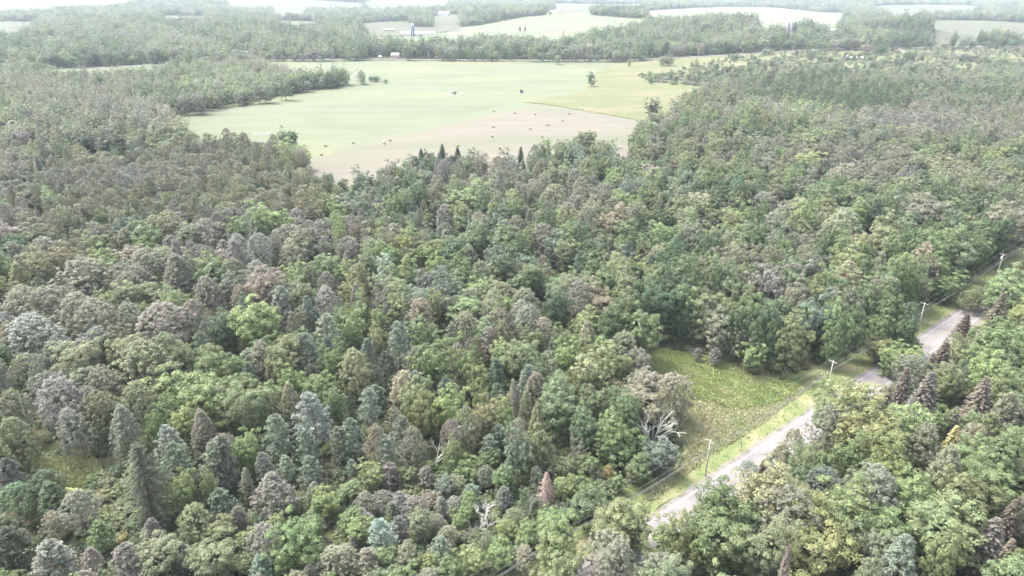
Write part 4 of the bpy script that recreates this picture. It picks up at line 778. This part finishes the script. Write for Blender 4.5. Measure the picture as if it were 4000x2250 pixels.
# walls of taller woods seen beyond the far road
CORD = 'dngbselyhopctkmarw'
def mixpick(mix, n, r):
    w = np.array([m[2] for m in mix], float); return r.choice(len(mix), n, p=w / w.sum())
HX = np.array([t[0] for t in T]); HY = np.array([t[1] for t in T]); HW = np.array([t[5] for t in T])
BLD = [(o.location.x, o.location.y) for o in bpy.data.objects if o.get('category') in ('house', 'barn', 'shed', 'silo', 'trailer')]
def road_off(x, y):
    q = np.stack([x - RA[0], y - RA[1]], -1); s = q @ RU; return s, q @ RN - rcurve(s)
def seg_dist(Q, x, y):
    d = np.full(x.shape, 1e9)
    for a, b in zip(Q[:-1], Q[1:]):
        ab = b - a; t = np.clip(((x - a[0]) * ab[0] + (y - a[1]) * ab[1]) / (ab @ ab), 0, 1); d = np.minimum(d, np.hypot(x - a[0] - t * ab[0], y - a[1] - t * ab[1]))
    return d
WS = unproj(1330 + 2360 * KS, 1500 + 340 * KS, 4)
OPEN3 = [(120, 1790), (240, 1745), (340, 1742), (400, 1810), (345, 1900), (150, 1890)]
OPEN2 = [(3560, 1340), (3700, 1220), (3880, 1090), (4000, 1040), (4000, 1100), (3880, 1170), (3800, 1280), (3700, 1340), (3640, 1370)]
OPEN = [(2590, 2000), (2640, 1930), (2760, 1800), (3000, 1650), (3200, 1540), (3300, 1460), (3500, 1320), (3700, 1170), (3900, 1040), (4000, 1010), (4000, 1100), (3860, 1150), (3790, 1270), (3640, 1300), (3480, 1400), (3290, 1540), (3120, 1650), (2960, 1760), (2860, 1840), (2790, 1880), (2740, 1990), (2690, 2050)]
FIX = []                                                        # fill trees
for (d0, d1, sp) in ((60, 520, 8.6), (520, 950, 9.2), (950, 2300, 12.0), (2300, 4700, 17.0)):
    base = sp * (.56 if d0 == 60 else .62 if d0 == 520 else 1.0)                # dense lattice, thinned per stand
    ys = np.arange(d0 * .8, d1, base * .87); P = []
    for j, yy in enumerate(ys):
        half = yy * .80 + 45; xs = np.arange(-half, half, base) + (base / 2 if j % 2 else 0); P.append(np.stack([xs, np.full_like(xs, yy)], 1))
    P = np.concatenate(P); P += rng.normal(size=P.shape) * base * .24
    D = np.hypot(P[:, 0] * .35, P[:, 1]); P = P[(D >= d0) & (D < d1)] if d0 > 60 else P[(D < d1)]
    x, y = P[:, 0], P[:, 1]; px, py, fw = project(x, y, terrain(x, y) + 13)
    keep = (fw > 30)
    s, off = road_off(x, y); keep &= ~((off > -8.2) & (off < 11.5) & (s < 400))
    for C in CLEAR:
        k = (x > C[:, 0].min()) & (x < C[:, 0].max()) & (y > C[:, 1].min()) & (y < C[:, 1].max())
        if k.any(): ii = np.where(k)[0]; keep[ii[inside(C, x[ii], y[ii])]] = False
    if d1 > 900: keep &= seg_dist(FR, x, y) > 12
    for bx, by in BLD:
        bd = math.hypot(bx, by); al = ((bx - x) * bx + (by - y) * by) / bd; la = np.abs((bx - x) * by - (by - y) * bx) / bd; keep &= ~((al > -14) & (al < 75) & (la < 15))
    reg = np.full(len(x), -1)
    for i in range(len(REG) - 1, -1, -1): reg[inpx(REG[i][0], px, py)] = i
    scr = inpx(SCRUB, *project(x, y, terrain(x, y))[:2]); keep &= ~scr
    rel = np.array([q[4] for q in REG] + [1.0]); want = rel[reg]; p_keep = np.clip((base / (sp * want)) ** 2, 0, 1); keep &= rng.uniform(size=len(x)) < p_keep
    # clustered kinds: nearby trees tend to be alike
    for zz in (3, 8, 13):
        for lx in (-3.5, 0, 3.5):
            ax, ay, _ = project(x + lx, y, terrain(x, y) + zz); keep &= ~((inpx(OPEN, ax, ay) | inpx(OPEN2, ax, ay) | inpx(OPEN3, ax, ay)) & (y < 420))
    keep &= np.hypot(x - WS[0], y - WS[1] + 4) > 8
    idx = np.where(keep)[0]
    if d0 < 900:                                                # room for the hand-placed trees
        ok = np.ones(len(idx), bool)
        for hx, hy, hw in zip(HX, HY, HW):
            ok &= np.hypot(x[idx] - hx, y[idx] - hy) > hw * .46 + 1.3
        idx = idx[ok]
    for i in range(-1, len(REG)):
        ii = idx[reg[idx] == i]
        if not len(ii): continue
        mix, hm, wm, _ = (REG[i][1:] if i >= 0 else ((FARMIX if d0 >= 950 else DEF), 15.0 if d0 < 950 else 19, 10.4 if d0 < 950 else (15.0 if d0 < 2000 else 19), 1))
        mix = sorted(mix, key=lambda m: (CORD.index(m[1]), m[0])); w = np.array([m[2] for m in mix], float); w /= w.sum(); cum = np.cumsum(w)
        a_, b_ = x[ii], y[ii]; nf = np.sin(a_ / 31 + 2 * np.sin(b_ / 47)) + np.sin(b_ / 27 + 1.7 * np.sin(a_ / 39 + 1)) + .7 * np.sin((a_ + b_) / 88) + rng.normal(size=len(ii)) * 1.25
        u = (np.argsort(np.argsort(nf)) + .5) / len(ii)
        ch = np.minimum(np.searchsorted(cum, u), len(mix) - 1)
        und = 1 + .10 * np.sin(x[ii] / 23 + 1) * np.sin(y[ii] / 19) + .06 * np.sin(x[ii] / 61 + y[ii] / 47); hh = hm * und * np.clip(rng.normal(1, .15 if d0 < 950 else .22, len(ii)), .5, 1.45); ww = wm * np.clip(rng.normal(1, .2, len(ii)), .6, 1.5)
        for a, b, c2, c3 in zip(ii, ch, hh, ww):
            k, c, _w = mix[b]
            if k == 'S': c3 = c3 * .62; c2 *= 1.1
            if k == 'B': c2 = 2.6; c3 = 3.2
            if k == 'D': c3 *= .8
            FIX.append((x[a], y[a], k, c, c2, c3, 0))
# trees along the edges of clearing and verge reach to the ground on their open side
for s in np.arange(-60, 330, 5.2):
    o = -9.6 + rng.normal() * .5
    x, y = along(s, o + rcurve(s))
    if s < 96 and s > -8 and inside(CLEAR[[i for i, C in enumerate(CLEAR)][-2]], np.array([x]), np.array([y]))[0]: continue
    if s > -5 or (np.hypot(HX - x, HY - y) < HW * .4).any(): continue
    FIX.append((x, y, 'M' if rng.uniform() < .6 else 'B', random.choice('dgdep'), rng.uniform(4, 9) if s > 60 else rng.uniform(2.5, 5), rng.uniform(3.5, 5.5), 0))
# the forest front behind the clearing: tall trees leafy to the ground
EB = [(2452, 1398), (2500, 1388), (2548, 1384), (2600, 1376), (2655, 1376), (2705, 1384), (2750, 1394), (2800, 1412), (2850, 1432), (2900, 1452), (2945, 1474), (2990, 1490), (3035, 1500), (3085, 1486), (3135, 1460), (3180, 1436), (3230, 1410), (3275, 1388), (3320, 1366),
      (3365, 1345), (3410, 1325), (3455, 1303), (3500, 1284), (3545, 1258), (3590, 1226), (3635, 1196), (3680, 1166), (3725, 1132), (3770, 1098), (3815, 1062), (3850, 1032)]
rr_ = np.random.default_rng(42)
for i, p in enumerate(EB):
    x, y = unproj(p[0], p[1] - 6); hgt = rr_.uniform(14.5, 20.5); wd = rr_.uniform(7, 9); d_ = np.array([x, y]) / math.hypot(x, y)
    x += d_[0] * wd * .3 - RN[0] * wd * .55; y += d_[1] * wd * .3 - RN[1] * wd * .55
    FIX.append((float(x), float(y), 'M', 'gdedgdebdgp'[i % 11], hgt, wd, 2))
# scrub on the dry meadow
r = np.random.default_rng(77); sx, sy = r.uniform(2420, 4250, 11000), r.uniform(188, 345, 11000); k = inpx(SCRUB, sx, sy); sx, sy = sx[k], sy[k]
dens = .55 + .5 * np.sin(sx * .021 + 1) * np.sin(sy * .11 + sx * .006) + np.clip((sx - 2700) / 900, 0, .5) + np.clip((sy - 280) / 50, -.4, .5) - (sx < 2700) * .45
k = r.uniform(size=len(sx)) < dens * .75; sx, sy = sx[k], sy[k]; x, y = unproj(sx, sy); k = (seg_dist(FR, x, y) > 14) & (seg_dist(DQ, x, y) > 9); x, y, sx = x[k], y[k], sx[k]
SCR = []
for a, b, c in zip(x, y, sx):
    big = r.uniform() < .13; SCR.append((a, b, ('s' if r.uniform() < (.5 if c > 3600 else .1) else 'm') if big else 'B', random.choice('ppmmoehld' if not big else 'dedpn'), r.uniform(6, 11) if big else r.uniform(1.6, 3.8), r.uniform(4, 8) if big else r.uniform(3, 7.5), 0))
# undergrowth beneath and between the near trees
UG = []
n = 9500; yy = 70 + 330 * r.uniform(size=n) ** 1.0; xx = r.uniform(-1, 1, n) * (yy * .8 + 40); s, off = road_off(xx, yy); k = ~((off > -7.5) & (off < 11))
for C in CLEAR: k &= ~inside(C, xx, yy)
for a, b in zip(xx[k], yy[k]): UG.append((a, b, 'B', random.choice('dgoedpe'), r.uniform(1.2, 2.8), r.uniform(2.6, 5), 0))

SPECIAL = {(7, 1010, 800): 'giant dark drooping spruce with hanging boughs at lower left', (8, 1550, 810): 'rust red dead conifer near the bottom centre', (8, 2360, 330): 'clump of bleached white bare stems beside the clearing', (5, 1120, 1120): 'pinkish brown plumed pine standing near the picture centre',
           (5, 1010, 1370): 'vivid light green round maple below the pinkish pine', (6, 1860, 560): 'tall pale pink dying pine over the roadside forest edge', (9, 2060, 460): 'spruce with orange yellow top among the right foreground trees', (8, 670, 480): 'white leafless tree arching to the right in the young woods',
           (7, 2150, 90): 'tan brown egg shaped tree above the plumed pines', (5, 1800, 790): 'tall thin mauve grey tree left of the dark clearing edge', (9, 1640, 970): 'white bare snag between the right foreground crowns', (9, 2360, 740): 'yellowest maple near the right edge of the foreground',
           (9, 1060, 1260): 'biggest foreground maple at the bottom right', (2, 1885, 575): 'lone leafy tree in the green field', (1, 2150, 1050): 'larger lone tree on the field edge left of the bales', (1, 2035, 1060): 'smaller lone tree left of the larger field edge tree', (6, 1260, 740): 'broad pale green dying pine with open crown over the road side',
           (3, 1010, 1100): 'bright yellow green round tree high on the right slope', (7, 900, 1170): 'little orange yellow bush under the giant drooping spruce', (1, 1970, 1230): 'pinkish red dying pine in the plantation left of the hay', (1, 1290, 570): 'orange tinted tree on the far left wood\'s crest', (3, 1275, 340): 'tall dark tree at the front of the far wooded mound', (2, 855, 705): 'dark bush growing out of the oval stone pile'}
sp = {}
for (tile, a, b), lab in SPECIAL.items():
    best = None; i = -1
    for tl, txt in HAND.items():
        for rec in txt.replace('\n', '').split(';'):
            q = rec.split()
            if len(q) < 5: continue
            i += 1
            if tl == tile and float(q[0]) == a and float(q[1]) == b: best = i
    if best is not None: sp[TREC[best]] = lab
SPI = set(sp)
# ---- which ones become separate things: every hand-placed tree, then the nearest of each kind
def size_px(t):
    d = math.sqrt(t[0] ** 2 + t[1] ** 2 + (CAM_H - t[4] / 2) ** 2); return t[5] * math.sqrt(t[4] / max(t[5], 1)) * F_PX / d
def in_view(t, m=0):
    px, py, fw = project(t[0], t[1], t[4] * .7); return fw > 10 and -m < px < 4000 + m and -m < py < 2250 + m
CAP = {'broadleaf tree': 298, 'pine': 150, 'plantation pine': 150, 'spruce': 120, 'bare tree': 90, 'dead conifer': 20, 'bush': 60}
count = {}
THINGS = []; REST = []
FIRM = {TREC[b] for b in range(len(TREC))} & {i for i, t in enumerate(T) if math.hypot(t[0], t[1]) > 700 and t[2] == 'm'}
order = sorted(range(len(T)), key=lambda i: (i not in FIRM, i not in SPI, -size_px(T[i])))
NEWI = {}
for i in order:
    t = T[i]; c = OCAT[t[2]]
    if count.get(c, 0) < CAP.get(c, 99): NEWI[i] = len(THINGS); THINGS.append(t); count[c] = count.get(c, 0) + 1
    else: REST.append(t)
print('hand placed', count)
for t in sorted(FIX, key=lambda t: -size_px(t)):
    c = OCAT[t[2]]; d = math.hypot(t[0], t[1])
    if c in CAP and count.get(c, 0) < CAP[c] and in_view(t) and d < 620 and (c != 'bush'):
        THINGS.append(t); count[c] = count.get(c, 0) + 1
    else: REST.append(t)
print('things', count, 'rest', len(REST))

def far_kind(k, d):
    if d < 560: return k
    return {'M': 'm', 'A': 'm', 'W': 's', 'S': 's', 'R': 'q', 'D': 'm'}.get(k, k)
LM = [(530, 1930, 'the giant drooping spruce'), (240, 1830, 'the yellow green glade'), (2140, 1915, 'the rust red conifer'), (2545, 1640, 'the white stem clump'), (1913, 1330, 'the pinkish brown pine'), (1856, 1465, 'the bright green maple'),
      (2141, 2110, 'the transformer pole'), (2760, 1780, 'the front verge pole'), (3232, 1470, 'the clearing\'s utility pole'), (2750, 1480, 'the grassy clearing'), (3628, 1040, 'the pale pink dying pine'), (3732, 1735, 'the orange topped spruce'),
      (1080, 1680, 'the dark plumed pines'), (1420, 740, 'the hay field\'s near corner'), (3880, 1885, 'the yellowest maple'), (1680, 1750, 'the arching white snag'), (1118, 1545, 'the tan egg shaped tree'), (2266, 1170, 'the tall mauve grey tree'), (2440, 590, 'the field\'s right notch'),
      (1125, 545, 'the two lone field trees'), (2310, 298, 'the lone field tree'), (3990, 980, 'the road\'s right end'), (3514, 2005, 'the white bare snag'), (1787, 620, 'the black spruce tops'), (20, 1250, 'the left picture edge'), (3190, 560, 'the bright yellow green crown'), (3500, 330, 'the dark pine stand'), (600, 1100, 'the grey domed treetops'),
      (1120, 1250, 'the silver pine'), (800, 2200, 'the bottom left edge'), (1700, 2210, 'the bottom picture edge'), (3300, 2200, 'the big bottom maple'), (2740, 1000, 'the wooded middle slope'), (900, 650, 'the pine plantation')]
LMN = {(round(a), round(b)): c for a, b, c in LM}
sp = {NEWI[i]: l for i, l in sp.items() if i in NEWI}
def tname(t): return ONAME[t[2]]
labels = {}; buckets = {}
med = {}
for t in THINGS: med.setdefault((OCAT[t[2]], t[3]), []).append(size_px(t))
for i, t in enumerate(THINGS):
    if i in sp: labels[i] = sp[i]; continue
    px, py, _ = project(t[0], t[1], t[4] * .6); dd = [math.hypot(px - a, (py - b) * 1.15) for a, b, c in LM]; j = int(np.argmin(dd)); dx, dy = px - LM[j][0], (py - LM[j][1]) * 1.3
    side = 'left of' if dx < 0 and abs(dx) > abs(dy) else 'right of' if abs(dx) > abs(dy) else 'above' if dy < 0 else 'below'
    ms = sorted(med[(OCAT[t[2]], t[3])]); s = size_px(t); size = '' if len(ms) < 6 else ('small ' if s < ms[len(ms) // 3] else 'large ' if s > ms[2 * len(ms) // 3] else '')
    look = size + CWORD[t[3]] + ' ' + NOUN[t[2]]; buckets.setdefault((look, side, j), []).append((dd[j], i))
for (look, side, j), L_ in buckets.items():
    L_.sort()
    for k, (_, i) in enumerate(L_):
        lm = LM[j][2]
        labels[i] = ('%s closest %s %s' % (look, side, lm)) if k == 0 and len(L_) > 1 else ('%s %s %s' % (look, side, lm)) if len(L_) == 1 else ('%s, %s closest %s %s' % (look, ordw[k] if k < 20 else 'last', side, lm))

def vary(c, r, amt=.085):
    b = np.array(TINT[c]) * math.exp(r.normal() * amt); b *= np.exp(r.normal(size=3) * np.array([.05, .025, .05])); return [float(v) for v in b]
tr = np.random.default_rng(99); cnt = {}; USED = {}
for i, t in enumerate(THINGS):
    x, y, k, c, h, w, hand = t; d = math.hypot(x, y)
    kk = k if hand and d < 560 else far_kind(k, d)
    vs_ = PROTO[kk]; cnt[kk] = cnt.get(kk, 0) + 1; v = vs_[(cnt[kk] * 7 + int(tr.integers(0, 2))) % len(vs_)]; crown, trunk, H0, W0 = v
    o = empty(tname(t), (x, y, float(terrain(x, y))), tr.uniform(0, 6.283)); sxy = w / W0; o.scale = (sxy * tr.uniform(.93, 1.07), sxy * tr.uniform(.93, 1.07), h / H0)
    o.rotation_euler = (tr.normal() * .025, tr.normal() * .025, tr.uniform(0, 6.283))
    if i in sp and 'arching' in sp[i]: o.rotation_euler = (0, .45, 0)
    tag(o, labels[i], OCAT[k], GRP[OCAT[k]])
    a = link('crown', crown, o); a['tint'] = vary(c, tr); b = link('trunk', trunk, o)
    if kk in 'DXC': a.name = 'boughs'
    USED.setdefault((kk, crown.name), (a, b, H0, W0))

# ---- everything else: one mass per kind, each an object whose points carry copies of the trees built above
def scatter(name, items, label, cat, seed):
    r = np.random.default_rng(seed); kinds = sorted({it[2] for it in items}); protos = []
    for k in kinds:
        for v in PROTO[k]:
            u = USED.get((k, v[0].name))
            if u is None:                                       # stand one real tree of this variety among them
                it = next((q for q in items if q[2] == k and in_view(q)), items[0]); o = empty(ONAME[k], (it[0] + 3, it[1] + 2, float(terrain(it[0], it[1])))); o.scale = (it[5] / v[3], it[5] / v[3], it[4] / v[2])
                extra_n[0] += 1
                tag(o, '%s %s standing %s among its neighbours in the distance' % (CWORD[it[3]], NOUN[k], ordw[extra_n[0] % 20]), OCAT[k], GRP[OCAT[k]]); a = link('crown', v[0], o); a['tint'] = vary(it[3], r); b = link('trunk', v[1], o); u = (a, b, v[2], v[3]); USED[(k, v[0].name)] = u
            protos.append((k, u))
    per = {k: [i for i, p in enumerate(protos) if p[0] == k] for k in kinds}
    n = len(items); X = np.array([it[0] for it in items], float); Y = np.array([it[1] for it in items], float); Z = terrain(X, Y) - .1
    idx = np.array([per[it[2]][int(r.integers(0, len(per[it[2]])))] for it in items]); H0 = np.array([protos[i][1][2] for i in idx]); W0 = np.array([protos[i][1][3] for i in idx])
    sc = np.stack([np.array([it[5] for it in items]) / W0, np.array([it[5] for it in items]) / W0 * r.uniform(.9, 1.1, n), np.array([it[4] for it in items]) / H0], 1)
    ti = np.array([vary(it[3], r) + [1.0] for it in items]); ro = np.stack([r.normal(size=n) * .03, r.normal(size=n) * .03, r.uniform(0, 6.283, n)], 1)
    me = bpy.data.meshes.new(name); me.vertices.add(n); me.vertices.foreach_set('co', np.stack([X, Y, Z], 1).astype(np.float32).ravel())
    for nm, ty, fld, dat in (('sc', 'FLOAT_VECTOR', 'vector', sc), ('ro', 'FLOAT_VECTOR', 'vector', ro), ('tint', 'FLOAT_COLOR', 'color', ti), ('ix', 'INT', 'value', idx)):
        at = me.attributes.new(nm, ty, 'POINT'); at.data.foreach_set(fld, np.asarray(dat, np.int32 if ty == 'INT' else np.float32).ravel())
    me.update(); ob = link(name, me); tag(ob, label, cat, kind='stuff')
    g = bpy.data.node_groups.new(name, 'GeometryNodeTree'); g.interface.new_socket('Geometry', in_out='INPUT', socket_type='NodeSocketGeometry'); g.interface.new_socket('Geometry', in_out='OUTPUT', socket_type='NodeSocketGeometry')
    N, L = g.nodes, g.links; gi = N.new('NodeGroupInput'); go = N.new('NodeGroupOutput'); J = N.new('GeometryNodeJoinGeometry')
    def attr(nm, ty):
        a = N.new('GeometryNodeInputNamedAttribute'); a.data_type = ty; a.inputs[0].default_value = nm; return a.outputs[0]
    asc, aro, aix = attr('sc', 'FLOAT_VECTOR'), attr('ro', 'FLOAT_VECTOR'), attr('ix', 'INT')
    for i, (k, u) in enumerate(protos):
        if not (idx == i).any(): continue
        jj = N.new('GeometryNodeJoinGeometry')
        for src in (u[0], u[1]):
            oi = N.new('GeometryNodeObjectInfo'); oi.transform_space = 'ORIGINAL'; oi.inputs[0].default_value = src; oi.inputs['As Instance'].default_value = False; L.new(oi.outputs['Geometry'], jj.inputs[0])
        cp = N.new('FunctionNodeCompare'); cp.data_type = 'INT'; cp.operation = 'EQUAL'; L.new(aix, cp.inputs['A'] if False else cp.inputs[2]); cp.inputs[3].default_value = i
        ip = N.new('GeometryNodeInstanceOnPoints'); L.new(gi.outputs[0], ip.inputs['Points']); L.new(cp.outputs[0], ip.inputs['Selection']); L.new(jj.outputs[0], ip.inputs['Instance']); L.new(aro, ip.inputs['Rotation']); L.new(asc, ip.inputs['Scale']); L.new(ip.outputs[0], J.inputs[0])
    L.new(J.outputs[0], go.inputs[0]); md = ob.modifiers.new('copies', 'NODES'); md.node_group = g
    return ob
extra_n = [0]
def conv(ts): return [(t[0], t[1], far_kind(t[2], math.hypot(t[0], t[1])), t[3], t[4], t[5], 0) for t in ts]
RC = conv(REST)
sel = lambda ks: [t for t in RC if t[2] in ks]
scatter('broadleaf_forest', sel('MAm'), 'dense mixed broadleaf forest stretching to the horizon', 'forest', 1)
scatter('conifer_forest', sel('WSsXY'), 'further pines and spruces scattered through the forest', 'forest', 2)
scatter('pine_plantation', sel('Rq'), 'dense purplish grey stands of planted pines', 'pine plantation', 3)
if sel('D'): scatter('dead_wood', sel('D'), 'further grey leafless trees among the green ones', 'dead trees', 4)
scatter('scrub', SCR, 'low grey green scrub over the dry meadow at right', 'scrub', 5)
scatter('undergrowth', UG + sel('B'), 'bushes and saplings filling the gaps under the trees', 'undergrowth', 6)

# ------------------------------------------------------------------ haze over the whole land
hz = MB().box((0, 4200, 45 - 14), (15600, 10200, 190)); me = hz.mesh('haze', M['white']); me.materials.clear()
m = bpy.data.materials.new('air'); m.use_nodes = True; t_ = m.node_tree; t_.nodes.clear(); mo = t_.nodes.new('ShaderNodeOutputMaterial'); pv = t_.nodes.new('ShaderNodeVolumePrincipled')
pv.inputs['Color'].default_value = (.78, .88, 1.0, 1); pv.inputs['Density'].default_value = HAZE_DENSITY; pv.inputs['Anisotropy'].default_value = 0.0; t_.links.new(pv.outputs[0], mo.inputs['Volume']); me.materials.append(m)
tag(link('haze', me), 'thin pale summer haze fading the distance', kind='stuff')
